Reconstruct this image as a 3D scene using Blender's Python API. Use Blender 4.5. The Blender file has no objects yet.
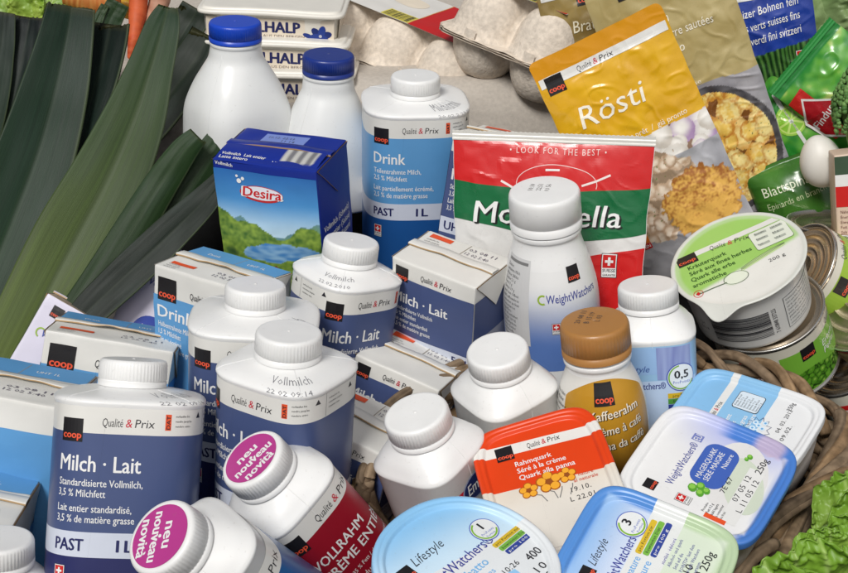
import bpy, bmesh, math, random
from mathutils import Vector, Matrix, noise
R_ = math.radians
random.seed(7)
C = bpy.context.scene.collection
SC = bpy.context.scene

# ------------------------------------------------------------------ camera
F, CU, CV = 1300.0, 424.0, 286.5          # focal length and centre in photograph pixels
PITCH, CAMH = R_(26), 0.60
cam_d = bpy.data.cameras.new("camera")
cam_d.sensor_width = 36.0
cam_d.lens = 36.0 * F / 848.0
cam_d.clip_start, cam_d.clip_end = 0.02, 50
cam = bpy.data.objects.new("camera", cam_d)
C.objects.link(cam)
cam.location = (0, 0, CAMH)
cam.rotation_euler = (math.pi / 2 - PITCH, 0, 0)
SC.camera = cam
cam_d.dof.use_dof = False

# ------------------------------------------------------------------ light
SUN_EL, SUN_AZ = R_(49), R_(-24)          # high, a little to the left behind the camera, through thin cloud
w = bpy.data.worlds.new("World")
SC.world = w
w.use_nodes = True
nt = w.node_tree
bgn = nt.nodes["Background"]
sky = nt.nodes.new("ShaderNodeTexSky")
sky.sky_type = 'NISHITA'
sky.sun_disc = False
sky.sun_elevation = SUN_EL
sky.sun_rotation = math.pi + SUN_AZ
sky.dust_density = 4.0
sky.air_density = 1.0
hsv = nt.nodes.new("ShaderNodeHueSaturation")
hsv.inputs['Saturation'].default_value = 0.32        # overcast: almost grey
nt.links.new(sky.outputs[0], hsv.inputs['Color'])
nt.links.new(hsv.outputs[0], bgn.inputs[0])
bgn.inputs[1].default_value = 0.054
sun_d = bpy.data.lights.new("sun", 'SUN')
sun_d.energy = 2.2
sun_d.angle = R_(18)
sun_d.color = (1.0, 0.98, 0.945)
sun = bpy.data.objects.new("sun", sun_d)
C.objects.link(sun)
_sd = Vector((math.sin(SUN_AZ) * math.cos(SUN_EL), -math.cos(SUN_AZ) * math.cos(SUN_EL), math.sin(SUN_EL)))
sun.rotation_euler = _sd.to_track_quat('Z', 'Y').to_euler()
sun.location = _sd * 3
SC.view_settings.view_transform = 'Standard'
SC.view_settings.look = 'None'
SC.view_settings.exposure = 0.20
SC.view_settings.gamma = 1.0
SC.cycles.max_bounces = 8

# ------------------------------------------------------------------ frames
cr = Vector((1, 0, 0))
cf = Vector((0, math.cos(PITCH), -math.sin(PITCH)))
cq = Vector((0, math.sin(PITCH), math.cos(PITCH)))


def pt(u, v, d):
    return Vector((0, 0, CAMH)) + cf * d + cr * ((u - CU) / F * d) + cq * (-(v - CV) / F * d)


def pose(u, v, d, roll, e, spin, anchor=(0, 0, 0)):
    """World matrix (metres) of a thing whose own +Z leans `roll` from upright and `e` towards the viewer;
    anchor (mm, own frame) is the point standing on the given line of sight at depth d."""
    roll, e, spin = R_(roll), R_(e), R_(spin)
    P = pt(u, v, d)
    ray = (P - Vector((0, 0, CAMH))).normalized()
    r = (cr - cr.dot(ray) * ray).normalized()
    q = r.cross(ray)
    z = math.cos(e) * (math.sin(roll) * r + math.cos(roll) * q) - math.sin(e) * ray
    n = (-ray - (-ray).dot(z) * z).normalized()
    y = -n
    x = y.cross(z)
    c, s = math.cos(spin), math.sin(spin)
    X, Y = c * x + s * y, -s * x + c * y
    M = Matrix((X, Y, z)).transposed()
    o = P - M @ (Vector(anchor) * 0.001)
    return Matrix.Translation(o) @ M.to_4x4()


# ------------------------------------------------------------------ materials (colour from the mesh's own "Col" layer = print / dye)
_mats = {}


def mat(name, rough=0.4, spec=0.5, sss=0.0, bump=0.0, bscale=300.0, var=0.04, vscale=60.0, metal=0.0, coat=0.0,
        stretch=None, trans=0.0, alpha=1.0, dirt=0.0, sheen=0.0):
    if name in _mats:
        return _mats[name]
    m = bpy.data.materials.new(name)
    m.use_nodes = True
    n, l = m.node_tree.nodes, m.node_tree.links
    b = n["Principled BSDF"]
    at = n.new("ShaderNodeAttribute")
    at.attribute_name = "Col"
    tc = n.new("ShaderNodeTexCoord")
    vec = tc.outputs['Object']
    if stretch:
        if stretch == 'uv':
            vec = tc.outputs['UV']
        mp = n.new("ShaderNodeMapping")
        mp.inputs['Scale'].default_value = (1, 0.03, 1) if stretch == 'uv' else stretch
        l.new(vec, mp.inputs['Vector'])
        vec = mp.outputs[0]
    no = n.new("ShaderNodeTexNoise")
    no.inputs['Scale'].default_value = vscale
    no.inputs['Detail'].default_value = 5
    l.new(vec, no.inputs['Vector'])
    mr = n.new("ShaderNodeMapRange")
    mr.inputs[1].default_value, mr.inputs[2].default_value = 0.3, 0.7
    mr.inputs[3].default_value, mr.inputs[4].default_value = 1 - var, 1 + var * 0.6
    l.new(no.outputs[0], mr.inputs[0])
    mx = n.new("ShaderNodeMix")
    mx.data_type = 'RGBA'
    mx.blend_type = 'MULTIPLY'
    mx.inputs[0].default_value = 1.0
    l.new(at.outputs['Color'], mx.inputs[6])
    l.new(mr.outputs[0], mx.inputs[7])
    col = mx.outputs[2]
    if dirt > 0:
        nd = n.new("ShaderNodeTexNoise")
        nd.inputs['Scale'].default_value = 420
        nd.inputs['Detail'].default_value = 3
        l.new(tc.outputs['Object'], nd.inputs['Vector'])
        rp = n.new("ShaderNodeMapRange")
        rp.inputs[1].default_value, rp.inputs[2].default_value = 0.66, 0.72
        rp.inputs[3].default_value, rp.inputs[4].default_value = 0.0, dirt
        l.new(nd.outputs[0], rp.inputs[0])
        m2 = n.new("ShaderNodeMix")
        m2.data_type = 'RGBA'
        m2.inputs[7].default_value = (0.22, 0.18, 0.13, 1)
        l.new(rp.outputs[0], m2.inputs[0])
        l.new(col, m2.inputs[6])
        col = m2.outputs[2]
    l.new(col, b.inputs['Base Color'])
    rr = n.new("ShaderNodeMapRange")
    rr.inputs[3].default_value, rr.inputs[4].default_value = max(0.02, rough - 0.06), rough + 0.08
    l.new(no.outputs[0], rr.inputs[0])
    l.new(rr.outputs[0], b.inputs['Roughness'])
    b.inputs['Specular IOR Level'].default_value = spec
    b.inputs['Metallic'].default_value = metal
    b.inputs['Coat Weight'].default_value = coat
    b.inputs['Coat Roughness'].default_value = 0.15
    if sheen:
        b.inputs['Sheen Weight'].default_value = sheen
    if sss > 0:
        b.inputs['Subsurface Weight'].default_value = sss
        b.inputs['Subsurface Radius'].default_value = (1.0, 0.9, 0.75)
        b.inputs['Subsurface Scale'].default_value = 0.004
    if trans > 0:
        b.inputs['Transmission Weight'].default_value = trans
        b.inputs['IOR'].default_value = 1.1
    if alpha < 1:
        b.inputs['Alpha'].default_value = alpha
    if bump > 0:
        nb = n.new("ShaderNodeTexNoise")
        nb.inputs['Scale'].default_value = bscale
        nb.inputs['Detail'].default_value = 4
        l.new(vec, nb.inputs['Vector'])
        bp = n.new("ShaderNodeBump")
        bp.inputs['Strength'].default_value = bump
        bp.inputs['Distance'].default_value = 0.001
        l.new(nb.outputs[0], bp.inputs['Height'])
        l.new(bp.outputs[0], b.inputs['Normal'])
    _mats[name] = m
    return m


PLASTIC = mat("milky_plastic", rough=0.30, sss=0.08, var=0.02, bump=0.05, bscale=60, dirt=0.12)
CAPM = mat("cap_plastic", rough=0.33, sss=0.05, var=0.03, bump=0.04, bscale=150, dirt=0.10)
GLOSS = mat("printed_film", rough=0.33, spec=0.5, var=0.03, bump=0.05, bscale=70)
LIDM = mat("printed_lid", rough=0.30, spec=0.5, var=0.03, bump=0.03, bscale=90, dirt=0.08)
CARD = mat("printed_board", rough=0.42, spec=0.4, var=0.04, bump=0.06, bscale=90)
FOIL = mat("pouch_film", rough=0.27, spec=0.5, var=0.05, bump=0.22, bscale=75, coat=0.35)
PULP = mat("paper_pulp", rough=0.92, spec=0.1, var=0.18, vscale=260, bump=0.7, bscale=420)
LINEN = mat("linen", rough=0.95, spec=0.05, var=0.10, vscale=300, bump=0.3, bscale=900)
LEAF = mat("leek_leaf", rough=0.46, spec=0.2, var=0.26, vscale=30, bump=0.16, bscale=34, stretch='uv')
SALAD = mat("salad_leaf", rough=0.42, spec=0.4, sss=0.0, var=0.16, vscale=40, bump=0.25, bscale=120)
WOOD = mat("willow", rough=0.72, spec=0.25, var=0.40, vscale=120, bump=0.35, bscale=260)
METAL = mat("tin", rough=0.25, metal=0.9, var=0.05)
VEG = mat("vegetable_skin", rough=0.55, spec=0.3, var=0.2, vscale=60, bump=0.3, bscale=140)
DARK = mat("gap_shade_base", rough=0.95, spec=0.05, var=0.3, bump=0.3, bscale=500)  # black stands in for the shade between and under the packs
SHELL = mat("egg_shell", rough=0.45, spec=0.4, sss=0.1, var=0.02, bump=0.05, bscale=500)
CLEAR = mat("clear_film", rough=0.12, spec=0.5, alpha=0.22, var=0.0)


def lin(r, g, b):
    f = lambda c: (c / 255 / 12.92) if c / 255 <= 0.04045 else ((c / 255 + 0.055) / 1.055) ** 2.4
    return (f(r), f(g), f(b))


def mix(a, b, t):
    t = min(1, max(0, t))
    return tuple(a[i] * (1 - t) + b[i] * t for i in range(3))


def sstep(a, b, x):
    t = min(1, max(0, (x - a) / (b - a)))
    return t * t * (3 - 2 * t)


def nz(x, y, s, seed=0.0):
    return noise.noise(Vector((x / s, y / s, seed)))


WHITE = (0.83, 0.83, 0.82)
OFFW = (0.74, 0.73, 0.69)
BLACK = lin(30, 28, 30)
NAVY = lin(36, 40, 92)
INDIGO = lin(70, 84, 126)
INDIGO2 = lin(70, 84, 128)
SKYB = lin(92, 153, 205)
CYAN = lin(120, 190, 235)
ORANGE = lin(226, 84, 40)
CORANGE = lin(235, 90, 60)
RED = lin(200, 34, 32)
GREEN = lin(22, 96, 52)
LIME = lin(140, 190, 62)
TAN = lin(170, 140, 100)
GOLD = lin(205, 155, 30)
MAGENTA = lin(182, 58, 138)
INK = lin(40, 40, 46)


# ------------------------------------------------------------------ mesh building
class MB:
    def __init__(s):
        s.v, s.f, s.c, s.m, s.sm, s.uv = [], [], [], [], [], None

    def add(s, verts, faces, col, mi=0, smooth=True):
        k = len(s.v)
        s.v += [tuple(p) for p in verts]
        if isinstance(col, list):
            s.c += col
        else:
            s.c += [col] * len(verts)
        s.f += [tuple(i + k for i in f) for f in faces]
        s.m += [mi] * len(faces)
        s.sm += [smooth] * len(faces)

    def grid(s, fn, nu, nv, col, mi=0, wrap=False, smooth=True, flip=False):
        vs, cs = [], []
        for j in range(nv + 1):
            for i in range(nu if wrap else nu + 1):
                r = fn(i / nu, j / nv)
                vs.append(r)
                cs.append(col(i / nu, j / nv) if callable(col) else col)
        W = nu if wrap else nu + 1
        fs = []
        for j in range(nv):
            for i in range(nu):
                a, b = j * W + i, j * W + (i + 1) % W
                q = (a, b, b + W, a + W)
                fs.append(q[::-1] if flip else q)
        s.add(vs, fs, cs, mi, smooth)

    def tube(s, pts, radii, col, n=8, mi=0, caps=True):
        pts = [Vector(p) for p in pts]
        vs = []
        up = Vector((0.12, 0.31, 0.94))
        N = len(pts)
        for i, p in enumerate(pts):
            t = (pts[min(i + 1, N - 1)] - pts[max(i - 1, 0)]).normalized()
            a = t.cross(up)
            if a.length < 0.05:
                a = t.cross(Vector((1, 0, 0)))
            a.normalize()
            b = t.cross(a)
            r = radii[i] if isinstance(radii, (list, tuple)) else radii
            for k in range(n):
                an = 2 * math.pi * k / n
                vs.append(p + r * (math.cos(an) * a + math.sin(an) * b))
        fs = []
        for i in range(N - 1):
            for k in range(n):
                k2 = (k + 1) % n
                fs.append((i * n + k, i * n + k2, (i + 1) * n + k2, (i + 1) * n + k))
        if caps:
            fs.append(tuple(range(n))[::-1])
            fs.append(tuple((N - 1) * n + k for k in range(n)))
        if callable(col):
            cs = [col(i / (N - 1), k / n) for i in range(N) for k in range(n)]
            s.add(vs, fs, cs, mi)
        else:
            s.add(vs, fs, col, mi)

    cuts = None

    def build(s, name, mats, parent=None, mw=None, scale=0.001):
        me = bpy.data.meshes.new(name)
        me.from_pydata([(a * scale, b * scale, c * scale) for a, b, c in s.v], [], s.f)
        if not isinstance(mats, (list, tuple)):
            mats = [mats]
        for m in mats:
            me.materials.append(m)
        me.polygons.foreach_set('material_index', s.m)
        me.polygons.foreach_set('use_smooth', s.sm)
        ca = me.color_attributes.new("Col", 'FLOAT_COLOR', 'POINT')
        flat = []
        for c in s.c:
            flat += [c[0], c[1], c[2], 1.0]
        ca.data.foreach_set('color', flat)
        if s.uv:
            ul = me.uv_layers.new(name="UVMap")
            for lp in me.loops:
                ul.data[lp.index].uv = s.uv[lp.vertex_index]
        me.update()
        if s.cuts:
            s.sharpen(me, scale)
        o = bpy.data.objects.new(name, me)
        C.objects.link(o)
        if parent is not None:
            o.parent = parent
        if mw is not None:
            o.matrix_world = mw
        return o


def _sharpen(s, me, scale):
    """cut the printed surface along straight colour borders, so the print has clean edges"""
    nb, colf, lines = s.cuts
    bm = bmesh.new()
    bm.from_mesh(me)
    fl = bm.faces.layers.int.new("base")
    for i, f in enumerate(bm.faces):
        f[fl] = 1 if i < nb else 0
    for px, py, ax, ay in lines:
        fs = [f for f in bm.faces if f[fl]]
        es = list({e for f in fs for e in f.edges})
        vs = list({v for f in fs for v in f.verts})
        bmesh.ops.bisect_plane(bm, geom=vs + es + fs, dist=1e-7, plane_co=(px * scale, py * scale, 0), plane_no=(-ay, ax, 0))
    bm.to_mesh(me)
    bm.free()
    old = me.color_attributes["Col"]
    vc = [tuple(d.color) for d in old.data]
    flag = [d.value for d in me.attributes["base"].data]
    me.color_attributes.remove(old)
    ca = me.color_attributes.new("Col", 'FLOAT_COLOR', 'CORNER')
    for p in me.polygons:
        c = p.center
        for li in p.loop_indices:
            vi = me.loops[li].vertex_index
            if flag[p.index]:
                v = me.vertices[vi].co
                x, y = v.x + (c.x - v.x) * .1, v.y + (c.y - v.y) * .1
                k = colf(x / scale, y / scale)
                ca.data[li].color = (k[0], k[1], k[2], 1)
            else:
                ca.data[li].color = vc[vi]
    me.update()


MB.sharpen = _sharpen


def thing(name, label, cat, mw, group=None):
    o = bpy.data.objects.new(name, None)
    C.objects.link(o)
    o.empty_display_size = 0.03
    o.matrix_world = mw
    tag(o, label, cat, group)
    return o


def tag(o, label, cat, group=None, kind=None):
    o['label'] = label
    o['category'] = cat
    if group:
        o['group'] = group
    if kind:
        o['kind'] = kind
    return o


# ------------------------------------------------------------------ printing: flat shapes and lettering bent onto a surface
_tcache = {}


def text_mesh(s, bold=0.0, shear=0.0, res=2, space=1.0):
    key = (s, bold, shear, res, space)
    if key in _tcache:
        return _tcache[key]
    cu = bpy.data.curves.new("lettering", 'FONT')
    cu.body = s
    cu.size = 1.0
    cu.offset = bold
    cu.shear = shear
    cu.resolution_u = res
    cu.space_character = space
    ob = bpy.data.objects.new("lettering", cu)
    C.objects.link(ob)
    dg = bpy.context.evaluated_depsgraph_get()
    me = bpy.data.meshes.new_from_object(ob.evaluated_get(dg))
    vs = [(v.co.x, v.co.y) for v in me.vertices]
    fs = [tuple(p.vertices) for p in me.polygons]
    bpy.data.objects.remove(ob)
    bpy.data.curves.remove(cu)
    bpy.data.meshes.remove(me)
    _tcache[key] = (vs, fs)
    return vs, fs


class Canvas:
    def __init__(s):
        s.p = []

    def shift(s, dx, dy):
        s.p = [([(x + dx, y + dy) for x, y in p], f, c, l) for p, f, c, l in s.p]
        return s

    def scale(s, k):
        s.p = [([(x * k, y * k) for x, y in p], f, c, l) for p, f, c, l in s.p]
        return s

    def poly(s, pts, col, layer=1):
        s.p.append(([tuple(q) for q in pts], [tuple(range(len(pts)))], col, layer))
        return s

    def rect(s, x0, y0, x1, y1, col, layer=1, rot=0, r=0):
        if r <= 0:
            pts = [(x0, y0), (x1, y0), (x1, y1), (x0, y1)]
        else:
            pts = []
            for cx, cy, a0 in ((x1 - r, y0 + r, -90), (x1 - r, y1 - r, 0), (x0 + r, y1 - r, 90), (x0 + r, y0 + r, 180)):
                for k in range(7):
                    a = R_(a0 + 15 * k)
                    pts.append((cx + r * math.cos(a), cy + r * math.sin(a)))
        if rot:
            cx, cy = (x0 + x1) / 2, (y0 + y1) / 2
            c, sn = math.cos(R_(rot)), math.sin(R_(rot))
            pts = [(cx + (x - cx) * c - (y - cy) * sn, cy + (x - cx) * sn + (y - cy) * c) for x, y in pts]
        return s.poly(pts, col, layer)

    def disc(s, cx, cy, rx, col, layer=1, ry=None, n=28, rot=0):
        ry = ry or rx
        c, sn = math.cos(R_(rot)), math.sin(R_(rot))
        pts = []
        for k in range(n):
            a = 2 * math.pi * k / n
            x, y = rx * math.cos(a), ry * math.sin(a)
            pts.append((cx + x * c - y * sn, cy + x * sn + y * c))
        return s.poly(pts, col, layer)

    def ring(s, cx, cy, r, wd, col, layer=1, a0=0, a1=360, ry=None, n=32):
        ry = ry or r
        vs, fs = [], []
        for k in range(n + 1):
            a = R_(a0 + (a1 - a0) * k / n)
            vs.append((cx + r * math.cos(a), cy + ry * math.sin(a)))
            vs.append((cx + (r - wd) * math.cos(a), cy + (ry - wd) * math.sin(a)))
        for k in range(n):
            fs.append((2 * k, 2 * k + 2, 2 * k + 3, 2 * k + 1))
        s.p.append((vs, fs, col, layer))
        return s

    def line(s, pts, wd, col, layer=1):
        vs, fs = [], []
        N = len(pts)
        for i, (x, y) in enumerate(pts):
            a, b = pts[max(i - 1, 0)], pts[min(i + 1, N - 1)]
            dx, dy = b[0] - a[0], b[1] - a[1]
            L = math.hypot(dx, dy) or 1
            vs += [(x - dy / L * wd / 2, y + dx / L * wd / 2), (x + dy / L * wd / 2, y - dx / L * wd / 2)]
        for i in range(N - 1):
            fs.append((2 * i, 2 * i + 1, 2 * i + 3, 2 * i + 2))
        s.p.append((vs, fs, col, layer))
        return s

    def text(s, t, x, y, h, col, W=None, bold=0.0, shear=0.0, rot=0, align='L', layer=2, xs=1.0, res=2, space=1.0):
        vs, fs = text_mesh(t, min(bold, 0.0), shear, res, space)
        if not vs:
            return s
        k = h / 0.70
        x0 = min(v[0] for v in vs)
        x1 = max(v[0] for v in vs)
        kx = k * xs if W is None else W / (x1 - x0)
        wd = (x1 - x0) * kx
        ox = {'L': 0, 'C': -wd / 2, 'R': -wd}[align]
        c, sn = math.cos(R_(rot)), math.sin(R_(rot))
        pts = []
        for a, b in vs:
            px, py = (a - x0) * kx + ox, b * k
            pts.append((x + px * c - py * sn, y + px * sn + py * c))
        if bold > .003:
            o = bold * .9 * k
            for i_, (ax, ay) in enumerate(((-o, 0), (o, 0), (0, -o * .5), (0, o * .5)) if bold > .012 else ((-o, 0), (o, 0))):
                s.p.append(([(p[0] + ax * c - ay * sn, p[1] + ax * sn + ay * c) for p in pts], fs, col, layer + .12 * i_))
        else:
            s.p.append((pts, fs, col, layer))
        return s

    def lines(s, rows, x, y, h, lead, col, layer=2, rot=0, xs=0.85, bold=0.0, res=1, shear=0.0):
        c, sn = math.cos(R_(rot)), math.sin(R_(rot))
        for i, t in enumerate(rows):
            s.text(t, x + lead * i * sn, y - lead * i * c, h, col, layer=layer, rot=rot, xs=xs, bold=bold, res=res, shear=shear)
        return s

    def barcode(s, x0, y0, x1, y1, bg, layer=1, seed=1, vertical=False, pad=1.5):
        rnd = random.Random(seed)
        if bg:
            s.rect(x0 - pad, y0 - pad, x1 + pad, y1 + pad, bg, layer)
        a, b = (y0, y1) if vertical else (x0, x1)
        p = a
        while p < b:
            wd = rnd.choice((0.35, 0.35, 0.7, 1.0)) * (b - a) / 28
            e = min(p + wd, b)
            if vertical:
                s.rect(x0, p, x1, e, INK, layer + 1)
            else:
                s.rect(p, y0, e, y1, INK, layer + 1)
            p = e + rnd.choice((0.35, 0.6, 1.0)) * (b - a) / 28
        return s

    def logo(s, x, y, a, layer=2):
        """black square with the orange word at its foot; x, y = lower left"""
        s.rect(x, y, x + a, y + a, BLACK, layer)
        s.text("coop", x + a * 0.08, y + a * 0.15, a * 0.30, CORANGE, W=a * 0.86, bold=0.035, layer=layer + 1, res=3)
        return s

    def script(s, x, y, h, layer=2, W=None):
        """the handwritten words beside the square"""
        W = W or h * 8.6
        s.text("Qualité", x, y, h, INK, W=W * 0.52, shear=0.12, layer=layer, bold=-0.004)
        s.text("&", x + W * 0.56, y, h, lin(200, 40, 60), W=W * 0.09, shear=0.1, layer=layer)
        s.text("Prix", x + W * 0.69, y, h, INK, W=W * 0.28, shear=0.12, layer=layer, bold=-0.004)
        return s

    def swiss(s, x, y, a, layer=2, frame=True):
        if frame:
            s.rect(x - a * .12, y - a * .75, x + a * 1.12, y + a * 1.12, INK, layer)
            s.rect(x - a * .07, y - a * .70, x + a * 1.07, y + a * 1.07, WHITE, layer + 1)
            s.text("SUISSE", x, y - a * .32, a * .24, INK, W=a, bold=.03, layer=layer + 2, res=1)
            s.text("GARANTIE", x, y - a * .62, a * .16, INK, W=a, bold=.02, layer=layer + 2, res=1)
        s.rect(x, y, x + a, y + a, RED, layer + 2)
        s.rect(x + a * .4, y + a * .18, x + a * .6, y + a * .82, WHITE, layer + 3)
        s.rect(x + a * .18, y + a * .4, x + a * .395, y + a * .6, WHITE, layer + 3)
        s.rect(x + a * .605, y + a * .4, x + a * .82, y + a * .6, WHITE, layer + 3)
        return s

    def emit(s, mb, fn, step=None, stepy=None, base=0.12, lift=0.07, mi=0, clip=None):
        for pts, fs, col, layer in s.p:
            off = base + lift * layer
            if step or stepy or clip:
                bm = bmesh.new()
                bv = [bm.verts.new((x, y, 0)) for x, y in pts]
                for f in fs:
                    try:
                        bm.faces.new([bv[i] for i in f])
                    except ValueError:
                        pass
                def cut(axis, stp):
                    lo = min(q[axis] for q in pts)
                    hi = max(q[axis] for q in pts)
                    k = math.floor(lo / stp) + 1
                    while k * stp < hi - 1e-6:
                        co = [0, 0, 0]
                        no = [0, 0, 0]
                        co[axis], no[axis] = k * stp, 1
                        bmesh.ops.bisect_plane(bm, geom=bm.verts[:] + bm.edges[:] + bm.faces[:], dist=1e-6, plane_co=co, plane_no=no)
                        k += 1
                if step:
                    cut(0, step)
                if stepy:
                    cut(1, stepy)
                if clip:
                    for axis, val, sgn in clip:
                        co = [0, 0, 0]
                        no = [0, 0, 0]
                        co[axis], no[axis] = val, sgn
                        bmesh.ops.bisect_plane(bm, geom=bm.verts[:] + bm.edges[:] + bm.faces[:], dist=1e-6, plane_co=co, plane_no=no, clear_outer=True)
                bm.verts.index_update()
                P2 = [(v.co.x, v.co.y) for v in bm.verts]
                F2 = [tuple(v.index for v in f.verts) for f in bm.faces]
                bm.free()
            else:
                P2, F2 = pts, fs
            if not F2:
                continue
            if callable(col):
                cs = [col(x, y) for x, y in P2]
            else:
                cs = col
            mb.add([fn(x, y, off) for x, y in P2], F2, cs, mi, False)


# ------------------------------------------------------------------ bodies of revolution with round-square section
def sup(th, hx, hy, n):
    c, s = abs(math.cos(th)), abs(math.sin(th))
    return 1.0 / ((c / hx) ** n + (s / hy) ** n) ** (1.0 / n)


class Shell:
    """profile: list of (z, half width, squareness n)"""

    def __init__(s, prof):
        s.p = prof
        s._arc = {}

    def at(s, z):
        p = s.p
        if z <= p[0][0]:
            return p[0][1], p[0][2]
        for i in range(len(p) - 1):
            if z <= p[i + 1][0]:
                t = (z - p[i][0]) / max(1e-9, p[i + 1][0] - p[i][0])
                return p[i][1] * (1 - t) + p[i + 1][1] * t, p[i][2] * (1 - t) + p[i + 1][2] * t
        return p[-1][1], p[-1][2]

    def surf(s, th, z, off=0.0):
        hw, n = s.at(z)
        r = sup(th, hw, hw, n) + off
        return (r * math.cos(th), r * math.sin(th), z)

    def arc(s, z):
        key = s.at(z)
        if key not in s._arc:
            hw, n = key
            N = 720
            cum = [0.0]
            pr = None
            for k in range(N + 1):
                th = -math.pi / 2 + 2 * math.pi * k / N
                r = sup(th, hw, hw, n)
                q = (r * math.cos(th), r * math.sin(th))
                if pr:
                    cum.append(cum[-1] + math.hypot(q[0] - pr[0], q[1] - pr[1]))
                pr = q
            s._arc[key] = cum
        return s._arc[key]

    def theta(s, x, z):
        cum = s.arc(z)
        L = cum[-1]
        x = x % L
        lo, hi = 0, len(cum) - 1
        while hi - lo > 1:
            m = (lo + hi) // 2
            if cum[m] <= x:
                lo = m
            else:
                hi = m
        t = (x - cum[lo]) / max(1e-9, cum[hi] - cum[lo])
        return -math.pi / 2 + 2 * math.pi * (lo + t) / 720

    def wrap(s, zref):
        return lambda x, y, off: s.surf(s.theta(x, zref), y, off)

    def body(s, mb, col, n=96, close=True, mi=0):
        k = len(s.p)
        vs, cs, fs = [], [], []
        for z, hw, sq in s.p:
            for i in range(n):
                th = 2 * math.pi * i / n
                r = sup(th, hw, hw, sq)
                vs.append((r * math.cos(th), r * math.sin(th), z))
                cs.append(col(th, z) if callable(col) else col)
        for j in range(k - 1):
            for i in range(n):
                a, b = j * n + i, j * n + (i + 1) % n
                fs.append((a, b, b + n, a + n))
        if close:
            fs.append(tuple(range(n))[::-1])
            fs.append(tuple((k - 1) * n + i for i in range(n)))
        mb.add(vs, fs, cs, mi)


def smooth_prof(p, sub=5):
    """Catmull-Rom through (z, hw, n)"""
    out = []
    P = [p[0]] + list(p) + [p[-1]]
    for i in range(1, len(P) - 2):
        for k in range(sub):
            t = k / sub
            q = []
            for a in range(3):
                p0, p1, p2, p3 = P[i - 1][a], P[i][a], P[i + 1][a], P[i + 2][a]
                q.append(0.5 * (2 * p1 + (p2 - p0) * t + (2 * p0 - 5 * p1 + 4 * p2 - p3) * t * t + (3 * p1 - p0 - 3 * p2 + p3) * t ** 3))
            out.append(tuple(q))
    out.append(tuple(p[-1]))
    return out


def seams(sh, mb, angles, z0, z1, col, r=.22):
    for a in angles:
        pts = [sh.surf(R_(a), z0 + (z1 - z0) * i / 24, .02) for i in range(25)]
        mb.tube(pts, r, col, n=6)


def cap_mesh(z0, z1, r, col, ribs=60, dome=0.0, disc=None, plain=False):
    """screw cap: ribbed skirt, rounded shoulder, flat or domed top with moulding dot, tamper band below"""
    mb = MB()
    n = ribs * 4
    h = z1 - z0
    prof = [(z0, r + 0.15, 0), (z0 + h * .20, r + 0.15, 0), (z0 + h * .215, r - .5, 0), (z0 + h * .25, r - .5, 0), (z0 + h * .265, r, 1),
            (z1 - h * .17, r - .15, 1), (z1 - h * .10, r - .35, 0), (z1 - h * .03, r - 1.0, 0), (z1 - .05, r - 1.9, 0), (z1, r - 2.8, 0)]
    for k in range(1, 9):
        rr = (r - 2.8) * (1 - k / 8.0)
        prof.append((z1 + dome * (1 - (rr / r) ** 2) - (0.12 if k == 1 else 0), max(rr, .02), 0))
    vs, fs = [], []
    for z, rr, rb in prof:
        for i in range(n):
            th = 2 * math.pi * i / n
            q = rr + ((0.11 if i % 4 in (0, 1) else -0.11) if rb and not plain else 0)
            vs.append((q * math.cos(th), q * math.sin(th), z))
    for j in range(len(prof) - 1):
        for i in range(n):
            a, b = j * n + i, j * n + (i + 1) % n
            fs.append((a, b, b + n, a + n))
    fs.append(tuple((len(prof) - 1) * n + i for i in range(n)))
    mb.add(vs, fs, col)
    # moulding dot
    dv = [(1.1 * math.cos(2 * math.pi * i / 14), 1.1 * math.sin(2 * math.pi * i / 14), z1 + dome + .05) for i in range(14)]
    dv2 = [(.6 * x / 1.1, .6 * y / 1.1, z1 + dome + .5) for x, y, z in dv]
    mb.add(dv + dv2, [(i, (i + 1) % 14, 14 + (i + 1) % 14, 14 + i) for i in range(14)] + [tuple(range(14, 28))], mix(col, (.5, .48, .44), .12))
    if disc:
        disc.emit(mb, lambda x, y, o: (x, y, z1 + o + .05), base=0.1)
    return mb


TOPW = ["verkaufen bis", "vendre jusqu'au", "vendere entro"]
TOPW2 = ["verbrauchen bis", "consommer jusqu'au", "consumare entro"]


def milk_canvas(main, word, ww, subs, foot, right, zt=145.0, half=None):
    cv = Canvas()
    for ox in ((0, half, -half) if half else (0,)):
        cv.logo(ox - 36, zt - 19.5, 12.5)
        cv.script(ox - 22, zt - 10.5, 4.6, W=37)
        cv.rect(ox + 19.5, zt - 11.5, ox + 22.7, zt - 2.8, ORANGE)
        cv.text("DAT", ox + 22.1, zt - 10.8, 2.0, INK, rot=90, W=7.2, layer=3, bold=.02)
        cv.lines(TOPW, ox + 25, zt - 4.4, 1.25, 2.7, INK, xs=.9)
        cv.poly([(ox + 39, zt - 5), (ox + 43, zt - 5), (ox + 41, zt - 1.8)], INK)
        cv.rect(ox + 47.6, zt - 14, ox + 47.8, zt - .4, INK)
        cv.lines(TOPW2, ox + 50, zt - 4.4, 1.25, 2.7, INK, xs=.9)
        cv.poly([(ox + 70, zt - 5), (ox + 74, zt - 5), (ox + 72, zt - 1.8)], INK)
        cv.text(word, ox - 36, zt - 35, 8.6, WHITE, W=ww, bold=.016)
        for i, t in enumerate(subs):
            cv.text(t, ox - 36, zt - 43 - 5.7 * i - (2.4 if i > 1 else 0), 3.9, WHITE, xs=.80, bold=.008)
        cv.text(foot, ox - 36, zt - 77.6, 6.4, NAVY, W=16.5, bold=.03)
        cv.text(right, ox - 2, zt - 77.6, 6.4, NAVY, W=9, bold=.03)
        cv.swiss(ox - 35, zt - 92, 5.5)
        cv.disc(ox + 6, zt - 118, 22, WHITE, ry=18)
        cv.disc(ox + 9, zt - 121, 20, lin(28, 40, 70), ry=16, layer=2)
    return cv


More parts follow.
